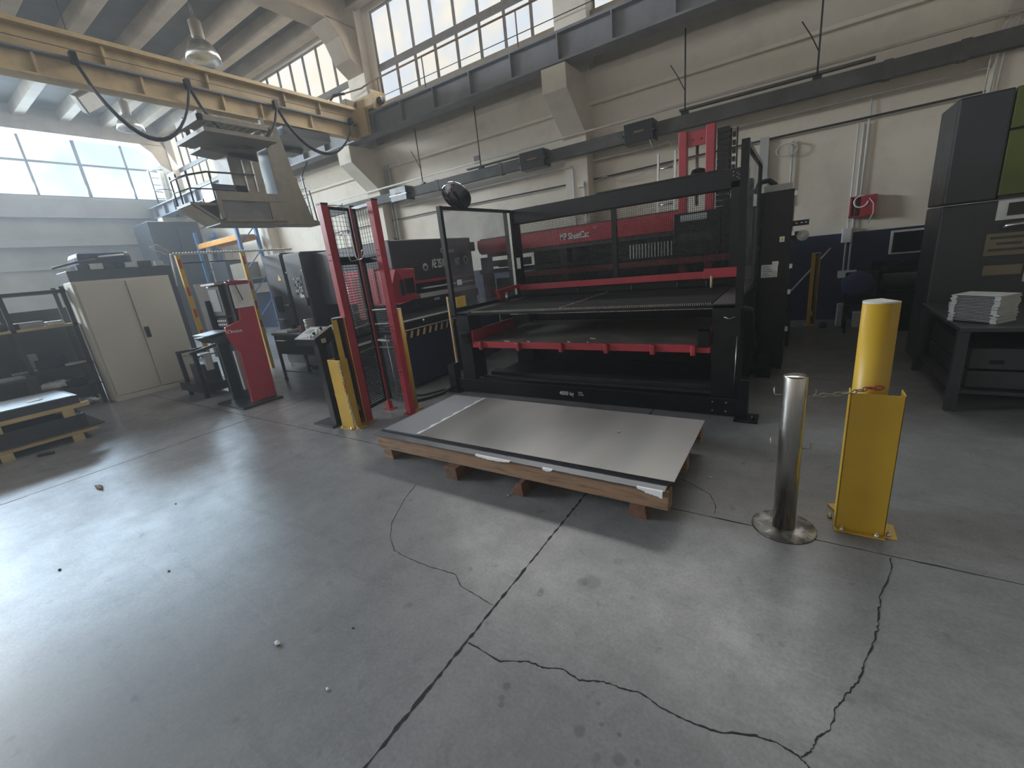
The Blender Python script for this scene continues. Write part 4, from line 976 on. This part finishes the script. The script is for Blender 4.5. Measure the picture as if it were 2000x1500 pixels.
mb.build('cable_track', PERF, e)
for y0, y1 in ((3.54, 3.9), (4.0, 4.55)): B(-9.51, -9.49, y0, y1, 2.28, 2.30).build('mid_rail', DGREY, e)
B(-9.52, -9.48, 3.62, 3.92, .5, 1.9).build('panel', PERF, e)
B(-9.52, -9.48, 3.98, 4.5, .4, 1.9).build('panel', DGREY, e)
MB().tube([(-9.5, 3.35, 2.45), (-9.45, 3.2, 2.52), (-9.45, 3.12, 2.6), (-9.5, 3.25, 2.63), (-9.5, 3.4, 2.5)], .008, 6).build('cable', PVC, e)
MB().cyl((-9.5, 3.40, 2.44), (-9.5, 3.36, 1.9), .012, 6).build('drop_pipe', WHITE, e)
bn = thing('cart_frame', 'low dark steel cart frame on the floor left of the red console', 'cart', (-8.6, 3.0, 0))
B(-9.15, -8.2, 2.80, 3.3, .10, .24).build('tray', BLACK, bn)
for x in (-8.95, -8.3):
    for y in (2.86, 3.24): B(x-.03, x+.03, y-.03, y+.03, .0, .80).build('post', BLACK, bn)
MB().bar((-8.3, 2.80, .78), (-8.3, 3.26, .86), .05).build('handle_bar', DGREY, bn); B(-8.95, -8.9, 2.83, 3.27, .76, .80).build('top_rail', DGREY, bn)
B(-8.9, -8.4, 2.95, 3.2, .24, .55).build('crate', ANTH, bn); B(-8.45, -8.33, 3.0, 3.1, .45, .74).build('bottle', PERF, bn)
B(-8.9, -8.35, 2.9, 3.2, .70, .72).build('tray_sheet', SHEETM, bn)
prk = thing('pallet_rack', 'tall blue pallet rack with an orange beam at the far wall', 'rack', (-19, 8.7, 0))
for x in (-20.75, -17.35):
    for y in (8.5, 9.2): B(x-.06, x+.06, y-.05, y+.05, 0, 4.15).build('upright', BLUE, prk)
    for z in (.6, 1.5, 2.4, 3.3): MB().bar((x, 8.5, z), (x, 9.2, z+.7), .03).build('brace', BLUE, prk)
for z in (1.9, 3.5): B(-20.7, -17.4, 8.46, 8.54, z, z+.17).build('beam', ORANGE if z > 3 else DGREY, prk); B(-20.7, -17.4, 9.16, 9.24, z, z+.17).build('beam', ORANGE if z > 3 else DGREY, prk)
B(-20.6, -17.5, 8.5, 9.2, 3.67, 3.70).build('deck', PERF, prk); B(-20.6, -17.5, 8.5, 9.2, 2.07, 2.10).build('deck', PERF, prk)
tag(B(-20.2, -19.0, 8.55, 9.15, 2.10, 2.9).build('crate', DGREY), 'dark crate on the lower deck of the blue rack', 'crate')
tag(B(-18.7, -17.7, 8.55, 9.15, 2.10, 2.7).build('crate', CABG), 'brownish crate on the lower deck of the blue rack', 'crate')
sc2 = thing('corner_dark_block', 'tall dark storage block added to darken the far corner behind the blue rack', 'shading', (-22, 8.5, 0))  # invented dark block with doors, added to darken this far corner
B(-23.2, -21.6, 7.3, 9.1, 0, 4.7).build('body', DGREY, sc2, bevel=.02)
for y in (7.75, 8.65): B(-21.6, -21.57, y-.42, y+.42, .1, 4.5).build('door', ANTH, sc2)
# ladder with hoop on the left wall, downpipe
ld2 = thing('wall_ladder', 'caged access ladder on the far wall beside the big window', 'ladder', (-24.6, 9.2, 0))
for y in (9.0, 9.55): B(-24.65, -24.6, y-.025, y+.025, 0, 7.3).build('stile', DGREY, ld2)
for i in range(24): MB().cyl((-24.62, 9.0, .3+i*.29), (-24.62, 9.55, .3+i*.29), .016, 6).build('rung', DGREY, ld2)
for z in (3.4, 4.6, 5.4, 6.4, 7.2): MB().tube([(-24.62+.6*math.sin(a*PI/8), 9.27-.36*math.cos(a*PI/8), z) for a in range(9)], .018, 6).build('hoop', DGREY, ld2)
tag(MB().tube([(-24.75, 9.5, 8.4), (-24.75, 9.5, 7.6), (-24.6, 9.45, 7.2), (-24.5, 9.4, 6.7), (-24.5, 9.4, 3)], .11, 12).build('downpipe', WPIPE), 'fat pale downpipe with an offset bend in the far corner', 'pipe')
# ------------------------------------------------------------------ overhead crane
cr = thing('overhead_crane', 'cream painted overhead crane girder crossing the hall under the roof', 'crane', (-9.95, 3, 5.15))
GX = -9.95
mb = B(GX-.02, GX+.02, -9.5, 8.55, 5.17, 5.82); mb.build('web', GIRD, cr)
B(GX-.24, GX+.16, -9.5, 8.6, 5.80, 5.87).build('top_flange', GIRD, cr, bevel=.004)
B(GX-.10, GX+.12, -9.5, 8.55, 5.15, 5.18).build('bottom_flange', GIRD, cr)
B(GX+.02, GX+.14, -9.5, 8.55, 5.47, 5.50).build('cable_ledge', GIRDG, cr)
for y in (.6, 2.0, 3.5, 5.06, 6.62, 7.5): B(GX+.02, GX+.10, y-.018, y+.018, 5.50, 5.80).build('stiffener', GIRD, cr)
for y in (1.3, 2.6, 3.94, 5.27, 6.03, 7.2): B(GX+.02, GX+.09, y-.018, y+.018, 5.18, 5.47).build('stiffener', GIRD, cr)
B(GX-1.5, GX-1.3, -9.5, 8.55, 5.6, 5.85).build('rear_girder', GIRD, cr)
et = B(GX-2.0, GX+.75, 8.62, 8.92, 5.76, 6.08).build('end_truck', GIRD, cr, bevel=.01)
B(GX+.75, GX+.80, 8.56, 8.98, 5.70, 6.12).build('end_plate', GIRD, et)
MB().lathe((GX+.80, 8.77, 5.9), [(.09, 0), (.09, .10), (.06, .12), (0, .12)], 20, axis=(1, 0, 0)).build('buffer', DGREY, et)
B(GX-.1, GX+.5, 8.5, 8.62, 5.2, 5.80).build('gusset_plate', GIRD, cr)
B(GX-.15, GX+.1, 8.3, 8.6, 5.87, 6.05).build('gear_box', CABG, cr, bevel=.02)
MB().tube([(GX-.3, 8.2, 5.87), (GX-.35, 8.2, 6.1), (GX-.25, 8.25, 6.2), (GX, 8.4, 6.2)], .03, 8).build('cable_pipe', DGREY, cr)
B(GX-1.6, GX+.1, 6.4, 7.6, 4.95, 5.12).build('hoist_trolley', DGREY, cr)
MB().cyl((GX-.9, 6.5, 4.98), (GX-.9, 7.4, 4.98), .13, 16).build('hoist_drum', BLACK, cr)
MB().tube([(GX+.12, -5, 5.62), (GX+.12, 8.4, 5.62)], .006, 6).build('trolley_wire', WIRE, cr)
def sag(a, b, low, n=14):
    a, b = Vector(a), Vector(b); out = []
    for i in range(n+1):
        t = i/n; p = a.lerp(b, t); p.z = p.z + (low - (a.z+b.z)/2)*(1-(2*t-1)**2)**.8; out.append(p)
    return out
fy = [1.6, 3.05, 4.62, 6.30, 8.25]
for i, (a, b, low) in enumerate(((3.05, 4.62, 4.42), (4.62, 6.30, 4.55), (6.30, 8.25, 4.62))):
    for d in (0, .03):
        tag(MB().tube(sag((GX+.2+d, a, 5.42), (GX+.2+d, b, 5.42), low + d), .02, 8).build('festoon_cable', RUBBER),
            ('black cable loop under the crane girder, %s of three, %s strand' % (('left', 'middle', 'right')[i], ('outer', 'inner')[d > 0])), 'cable', 'festoon cables of the crane')
for y in fy[1:]:
    tag(B(GX+.13, GX+.24, y-.04, y+.04, 5.40, 5.56).build('cable_trolley', BLACK), {3.05: 'leftmost', 4.62: 'second', 6.30: 'third', 8.25: 'rightmost'}[y] + ' small black carrier holding the festoon cables', 'cable carrier', 'festoon carriers')
cb = thing('crane_cabin', 'drab crane operator cabin with sloped glass hanging below the girder', 'crane cabin', (-10.4, 5.3, 3.05))
B(-10.5, -9.85, 4.55, 5.98, 3.03, 3.12).build('floor_plate', CABG, cb)
B(-9.88, -9.83, 4.62, 5.98, 3.49, 3.66).build('side_wall', CABG, cb); B(-9.88, -9.83, 5.66, 5.98, 3.1, 3.5).build('side_wall', CABG, cb)
wf = MB().box(-9.88, -9.82, 4.62, 5.66, 3.08, 3.13).box(-9.88, -9.82, 4.60, 4.68, 3.1, 3.5).build('window_frame', CABG, cb)
B(-9.86, -9.85, 4.68, 5.66, 3.13, 3.5).build('window_pane', GLASSD, cb)
B(-10.5, -10.46, 4.62, 5.98, 3.1, 3.6).build('rear_wall', CABG, cb)
mb = MB().prism([(-10.5, 4.55, 3.05), (-10.5, 4.55, 3.12), (-10.5, 4.18, 3.40), (-10.5, 4.14, 3.36)], (.65, 0, 0)); mb.build('front_sill', CABG, cb)
MB().prism([(-10.46, 4.50, 3.12), (-10.46, 4.20, 3.38), (-10.46, 4.19, 3.37), (-10.46, 4.49, 3.11)], (.58, 0, 0)).build('sloped_pane', GLASSD, cb)
for x in (-10.48, -9.86): MB().bar((x, 4.55, 3.10), (x, 4.17, 3.40), .05, .05).build('sloped_frame', CABG, cb)
B(-10.5, -9.85, 4.12, 4.62, 3.38, 3.43).build('front_deck', CABG, cb)
B(-10.4, -9.9, 4.62, 5.3, 3.5, 3.80).build('control_desk', DGREY, cb)
B(-10.5, -9.9, 5.05, 5.70, 3.6, 4.46).build('cab_back', CABG, cb, bevel=.02)
for y in (5.3, 5.5): B(-9.89, -9.885, y, y+.03, 3.7, 4.3).build('cab_slot', ZINC, cb)
MB().prism([(-10.4, 4.42, 4.55), (-10.4, 5.8, 4.55), (-10.4, 5.8, 4.62), (-10.4, 4.42, 4.62)], (1.2, 0, 0)).build('roof_slab', CABG, cb)
MB().prism([(-10.4, 4.60, 4.42), (-10.4, 5.7, 4.30), (-10.4, 5.7, 4.55), (-10.4, 4.60, 4.46)], (.5, 0, 0)).build('roof_slab', CABG, cb)
MB().prism([(-10.3, 5.90, 4.95), (-10.3, 6.25, 5.12), (-10.3, 6.42, 4.1), (-10.3, 6.66, 3.14), (-10.3, 6.85, 3.10), (-10.3, 6.85, 3.02), (-10.3, 5.95, 3.02)], (.45, 0, 0)).build('hanger_column', CABG, cb, bevel=.01)
MB().lathe((-9.86, 5.98, 4.88), [(.12, 0), (.12, .08), (0, .08)], 20, axis=(1, 0, 0)).build('column_cap', CABG, cb)
mb = MB()
for i in range(12): mb.box(-10.6+.07*i, -10.57+.07*i, 4.72, 5.8, 4.96, 4.99)
for i in range(8): mb.box(-10.65, -9.8, 4.74+.15*i, 4.80+.15*i, 4.955, 4.985)
mb.build('grating', CABG, cb)
B(-10.7, -9.7, 4.62, 4.70, 4.90, 5.05).build('grating_edge', CABG, cb); B(-9.78, -9.70, 4.62, 5.95, 4.90, 5.0).build('grating_edge', CABG, cb)
for x, y in ((-10.6, 4.75), (-9.8, 5.9), (-10.6, 5.85)): B(x-.04, x+.04, y-.04, y+.04, 4.6, 5.15).build('hanger_bar', CABG, cb)
mb = MB().tube([(-9.86, 5.5, 4.03), (-9.86, 4.55, 4.0), (-9.9, 4.22, 3.92), (-10.1, 4.14, 3.9), (-10.46, 4.14, 3.9)], .018, 8)
mb.tube([(-9.86, 5.0, 3.7), (-9.88, 4.2, 3.68), (-10.46, 4.14, 3.68)], .014, 8)
for x, y in ((-9.88, 4.2), (-9.86, 4.6), (-10.46, 4.14), (-10.2, 4.14)): mb.cyl((x, y, 3.42), (x, y, 3.98), .016, 8)
mb.build('handrail', DGREY, cb)
MB().tube([(-9.9, 6.4, 3.1), (-9.9, 6.45, 3.75), (-9.9, 6.75, 3.8), (-9.9, 6.8, 3.1)], .016, 8).build('guard_rail', DGREY, cb)
t = thing('access_ladder', 'short steel ladder hanging behind the crane cabin', 'ladder', (-12.5, 8.4, 3.5))
for x in (-12.75, -12.45): MB().bar((x, 8.4, 3.5), (x-.1, 8.4, 4.75), .035).build('stile', DGREY, t)
for i in range(5): MB().cyl((-12.75, 8.4, 3.65+i*.25), (-12.45, 8.4, 3.65+i*.25), .014, 6).build('rung', DGREY, t)
MB().cyl((-12.6, 8.4, 4.7), (-12.6, 8.75, 5.2), .02, 6).build('hanger', DGREY, t)
# ------------------------------------------------------------------ pendant lamps
def lamp(x, y, zb, label):
    t = thing('pendant_lamp', label, 'lamp', (x, y, zb), 'high bay pendant lamps')
    MB().cyl((x, y, zb+.85), (x, y, ZC-.36), .02, 8).build('stem', DGREY, t)
    MB().lathe((x, y, zb+.42), [(.10, 0), (.13, .05), (.13, .36), (.06, .42), (0, .43)], 20).build('gear_housing', CABG, t)
    mb = MB(); seg = 28; prof = [(.36, 0), (.33, .14), (.24, .32), (.11, .43)]
    rings = [[mb.bm.verts.new((x+r*math.cos(2*PI*i/seg), y+r*math.sin(2*PI*i/seg), zb+z)) for i in range(seg)] for r, z in prof + [(.10, .43), (.23, .32), (.32, .14), (.35, 0)]]
    for A, Bq in zip(rings, rings[1:] + rings[:1]):
        for i in range(seg): f = mb.bm.faces.new((A[i], A[(i+1)%seg], Bq[(i+1)%seg], Bq[i])); f.smooth = True
    mb.build('reflector', ZINC, t)
    MB().lathe((x, y, zb+.18), [(.02, 0), (.07, .04), (.08, .12), (.04, .24), (0, .25)], 16).build('bulb', WHITE, t)
lamp(-12.0, 6.2, 6.95, 'bell-shaped pendant lamp hanging above the crane girder')
lamp(-18.2, 6.55, 7.0, 'bell-shaped pendant lamp beyond the crane girder near the big window')
t = thing('flood_light', 'rectangular flood light with bright face hanging before the big window', 'lamp', (-14.6, 4.6, 6.3))
Mf = Matrix.Translation((-14.6, 4.6, 6.5)) @ Matrix.Rotation(.6, 4, 'X') @ Matrix.Rotation(.5, 4, 'Y')
MB().box(-.1, .1, -.28, .28, -.2, .2, Mf).build('housing', CABG, t, bevel=.02)
MB().box(.1, .115, -.25, .25, -.17, .17, Mf).build('glass_face', WHITE, t)
MB().cyl((-14.6, 4.6, 6.7), (-14.6, 4.6, ZC), .015, 6).build('stem', DGREY, t)

# ------------------------------------------------------------------ right side: tall machine, bench, far corner
tw = thing('laser_machine', 'tall dark machine housing with olive green front panels at right', 'machine', (2.6, 7.0, 0))
B(1.24, 4.2, 6.62, 7.3, .0, 1.745).build('lower_housing', ANTH, tw, bevel=.02)
B(1.24, 1.63, 6.60, 7.3, 1.755, 2.76).build('side_panel', ANTH, tw, bevel=.02)
B(1.66, 4.2, 6.66, 7.3, 1.755, 2.74).build('upper_housing', ANTH, tw)
B(1.64, 4.2, 6.61, 6.66, 1.79, 2.38).build('front_panel', GREEN, tw, bevel=.006)
B(1.64, 4.2, 6.61, 6.66, 2.40, 2.76).build('front_panel', GREEN, tw, bevel=.006)
B(1.78, 2.3, 6.60, 6.61, 2.46, 2.62).build('maker_plate', BLACK2, tw)
B(1.66, 2.6, 6.60, 6.62, 1.55, 1.74).build('window_frame', PVC, tw); B(1.73, 2.55, 6.59, 6.61, 1.59, 1.71).build('window_pane', DSCREEN, tw)
MB().tube([(1.73, 6.6, 1.47), (1.73, 6.55, 1.49), (1.9, 6.55, 1.51), (1.9, 6.6, 1.50)], .022, 8).build('door_handle', ZINC, tw)
sg = B(1.62, 2.0, 6.605, 6.62, 1.20, 1.42).build('sign_plate', DULLS, tw)
for i, (a, b_) in enumerate(((1.65, 1.93), (1.70, 1.88), (1.65, 1.95))): B(a, b_, 6.60, 6.606, 1.365-i*.06, 1.39-i*.06).build('sign_line', INKD, sg)
B(1.64, 1.92, 6.605, 6.62, 1.0, 1.1).build('name_plate', DULLS, tw)
B(1.94, 2.2, 6.605, 6.62, .92, 1.08).build('name_plate', PERF, tw)
wbn = thing('steel_bench', 'grey steel work bench with shelves in front of the tall dark machine', 'table', (2.1, 5.7, 0))
B(1.17, 3.2, 4.97, 6.46, .715, .75).build('top', ANTH, wbn, bevel=.004)
for x in (1.20, 3.1):
    for y in (5.02, 6.38): B(x-.03, x+.04, y-.03, y+.04, 0, .715).build('leg', ANTH, wbn)
B(1.19, 3.15, 5.0, 6.42, .17, .20).build('lower_shelf', DGREY, wbn)
B(1.28, 3.1, 5.06, 6.38, .21, .36).build('drawer', DGREY, wbn, bevel=.006); B(1.28, 3.1, 5.05, 6.38, .38, .56).build('drawer', DGREY, wbn, bevel=.006)
for x in (1.4, 1.62): B(x, x+.08, 5.04, 5.055, .43, .46).build('drawer_pull', BLACK2, wbn)
B(1.75, 1.95, 5.04, 5.06, .24, .28).build('shelf_label', WHITE, wbn)
# folded trays piled on the bench
def tray(label):
    t = MB()
    a, b_ = .165, .125
    t.box(-a, a, -b_, b_, .010, .0125); t.box(-a, -a+.002, -b_, b_, 0, .012); t.box(a-.002, a, -b_, b_, 0, .012)
    t.box(-a, -a+.04, -b_, -b_+.002, 0, .0125); t.box(a-.04, a, -b_, -b_+.002, 0, .0125)
    return tag(t.build('folded_tray', PERF, origin=(0, 0, 0)), label, 'metal tray', 'folded trays piled on the bench')
tr0 = tray('lowest white folded metal tray of the pile on the grey bench')
rnd = random.Random(12); NT = 18
for i in range(NT):
    o = tr0 if i == 0 else tr0.copy()
    if i:
        COL.objects.link(o)
        o['label'] = 'topmost white folded metal tray of the pile on the grey bench' if i == NT-1 else 'white folded metal tray inside the pile on the grey bench'
    o.location = (1.37+rnd.uniform(-.006, .006), 5.33+rnd.uniform(-.006, .006), .75+i*.0128); o.rotation_euler = (0, 0, -.72+rnd.uniform(-.02, .02))
for i, (x, y, l, c) in enumerate(((1.33, 6.1, .30, WOODL), (1.36, 6.0, .26, PERF), (1.34, 5.9, .22, DGREY))):
    tag(B(x, x+l, y, y+.07, .75, .80-.01*i).build('offcut_strip', c, bevel=.003), ('pale wooden', 'grey metal', 'dark metal')[i] + ' offcut strip at the back of the grey bench', 'offcut')
# far corner
tag(B(.60, .74, 9.1, 9.24, 0, .38).build('waste_bin', PERF, bevel=.01), 'pale narrow bin on the floor near the blue wall', 'bin')
tag(B(.82, 1.05, 9.0, 9.2, 0, .24).build('carton_box', PAPER, bevel=.005), 'low pale carton beside the chair with blue jacket', 'box')
ch = thing('work_chair', 'dark chair with blue jacket in the shadow by the blue wall', 'chair', (.85, 8.7, 0))
B(.65, 1.08, 8.45, 8.9, .42, .47).build('seat', BLACK, ch, bevel=.02)
B(.65, 1.08, 8.86, 8.92, .5, .92).build('backrest', BLACK, ch, bevel=.02)
for x in (.68, 1.05):
    for y in (8.48, 8.88): MB().cyl((x, y, 0), (x, y, .45), .015, 8).build('leg', BLACK2, ch)
tag(MB().blob((.80, 8.72, .74), (.21, .20, .20), 3, .10, 6).build('work_jacket', DENIM, smooth=True), 'crumpled blue work jacket hung over the dark chair', 'jacket')
t = thing('bench_grinder', 'dark rounded machine tool on a stand right of the dark chair', 'machine', (1.25, 8.9, 0))
B(1.15, 1.6, 8.7, 9.2, 0, .62).build('stand', BLACK, t); MB().cyl((1.12, 8.9, .74), (1.6, 8.9, .74), .13, 20).build('drum', DGREY, t)
tag(B(1.05, 2.0, 9.45, 9.68, 0, 1.0).build('steel_locker', BLACK2, bevel=.01), 'low black locker under the wall monitor', 'locker')
tag(MB().lathe((.42, 9.0, 0), [(.05, 0), (.06, .03), (.05, .09), (0, .1)], 16).build('rubber_foot', RUBBER), 'small black rubber wheel on the floor beside the pale bin', 'wheel')
t = thing('roller_machine', 'low dark machine base on the floor behind the control cabinet', 'machine', (-.1, 8.2, 0))
B(-.7, -.05, 7.5, 9.0, 0, .35).build('base', BLACK, t); B(-.6, -.12, 7.6, 8.9, .35, .5).build('top', DGREY, t)

# ------------------------------------------------------------------ crumbs on the floor
for i, (x, y, r, m_, lab) in enumerate([(-5.575, .804, .05, WOODR, 'long brown leaf on the bright floor at left'), (-2.039, .66, .022, PERF, 'pale stone chip on the floor at lower left centre'),
     (-.443, 3.07, .014, PERF, 'small pale plug on the floor right of the skid'), (-1.718, 2.272, .013, PERF, 'small white plug on the floor in front of the skid'),
     (-1.768, .903, .010, DGREY, 'dark crumb on the floor left of the main joint'), (-1.59, .636, .012, PERF, 'tiny white scrap on the floor near the lower left'),
     (-4.35, 1.02, .014, WOODR, 'small brown crumb on the bright floor, nearest the left red post'), (-4.1, .25, .016, DGREY, 'dark crumb low in the bright floor patch'), (-3.3, .62, .012, WOODR, 'brown crumb in the middle of the left floor')]):
    tag(MB().blob((x, y, r*.28), (r*(1.6 if i == 0 else 1), r*.6, r*.35), 1, .35, i+3).build('floor_scrap', m_), lab, 'scrap')

# ------------------------------------------------------------------ daylight
w = bpy.data.worlds.new('sky'); SC.world = w; w.use_nodes = True
nt = w.node_tree; N = nt.nodes; L = nt.links; bg = N['Background']
tc = N.new('ShaderNodeTexCoord'); nz = N.new('ShaderNodeTexNoise'); nz.inputs['Scale'].default_value = 5; nz.inputs['Detail'].default_value = 7
mp = N.new('ShaderNodeMapping'); mp.inputs['Scale'].default_value = (1, 1, 2.5); L.new(tc.outputs['Generated'], mp.inputs['Vector']); L.new(mp.outputs['Vector'], nz.inputs['Vector'])
mr = N.new('ShaderNodeMapRange'); mr.inputs['From Min'].default_value = .44; mr.inputs['From Max'].default_value = .60; L.new(nz.outputs['Fac'], mr.inputs['Value'])
mx = N.new('ShaderNodeMix'); mx.data_type = 'RGBA'; mx.inputs['A'].default_value = (.62, .88, 1, 1); mx.inputs['B'].default_value = (.95, 1, 1, 1)
L.new(mr.outputs['Result'], mx.inputs['Factor']); L.new(mx.outputs['Result'], bg.inputs['Color']); bg.inputs['Strength'].default_value = 1.5

# thin scattering haze added through the whole hall for a pale veil
vs = N.new('ShaderNodeVolumeScatter'); vs.inputs['Color'].default_value = (.93, .97, 1, 1); vs.inputs['Density'].default_value = .0042; vs.inputs['Anisotropy'].default_value = .42
L.new(vs.outputs[0], N['World Output'].inputs['Volume'])
def area(name, loc, rot, sx, sy, power, col, spread=PI):
    l = bpy.data.lights.new(name, 'AREA'); l.shape = 'RECTANGLE'; l.size = sx; l.size_y = sy; l.energy = power; l.color = col; l.spread = spread
    o = bpy.data.objects.new(name, l); COL.objects.link(o); o.location = loc; o.rotation_euler = rot
    return o
# daylight entering through each window opening
area('daylight_left_window', (XL+.1, 4.05, 7.25), (0, -PI/2+.25, 0), 2.2, 11.0, 1900, (.60, .80, 1.0), 2.6)
area('daylight_left_window', (XL+.1, -5.25, 7.25), (0, -PI/2+.25, 0), 2.2, 7.4, 3500, (.84, .93, 1.0), 2.6)  # unseen stretch, added stronger than the visible part to brighten the walls
for i, (a, b) in enumerate(wins):
    area('daylight_back_window', ((a+b)/2, YB-.05, 7.4), (-PI/2+.45, 0, 0), b-a-.3, 2.0, (220, 190, 300, 240, 50)[i], (1.0, .98, .95), 2.2)
for a, b, pw in ((-24, -18, 90), (-17, -11, 90), (-10, -4, 40), (-3, 3, 12), (4, 8.5, 5)):
    area('daylight_front_window', ((a+b)/2, YN+.05, 6.9), (PI/2-.2, 0, 0), b-a-.1, 2.4, pw, (.95, .98, 1.0), 2.6)

# ------------------------------------------------------------------ camera
cam = bpy.data.cameras.new('camera'); co = bpy.data.objects.new('camera', cam); COL.objects.link(co)
r_ = Vector((.83524351, .53929179, -.10739014)); d_ = Vector((.06601201, -.29222347, -.95406911)); f_ = Vector((-.54590356, .78979099, -.27967749))
Mx = Matrix((r_, -d_, -f_)).transposed().to_4x4(); Mx.translation = (0, 0, 1.7)
co.matrix_world = Mx
cam.sensor_width = 36; cam.lens = 827.73/2000*36; cam.clip_start = .05; cam.clip_end = 200
SC.camera = co
SC.view_settings.view_transform = 'Standard'; SC.view_settings.look = 'None'; SC.view_settings.gamma = 1; SC.view_settings.exposure = 0
SC.view_settings.use_curve_mapping = False
SC.cycles.use_denoising = True
SC.cycles.max_bounces = 8; SC.cycles.volume_bounces = 1; SC.cycles.diffuse_bounces = 4; SC.cycles.glossy_bounces = 4; SC.cycles.transparent_max_bounces = 12
SC.cycles.sample_clamp_indirect = 6
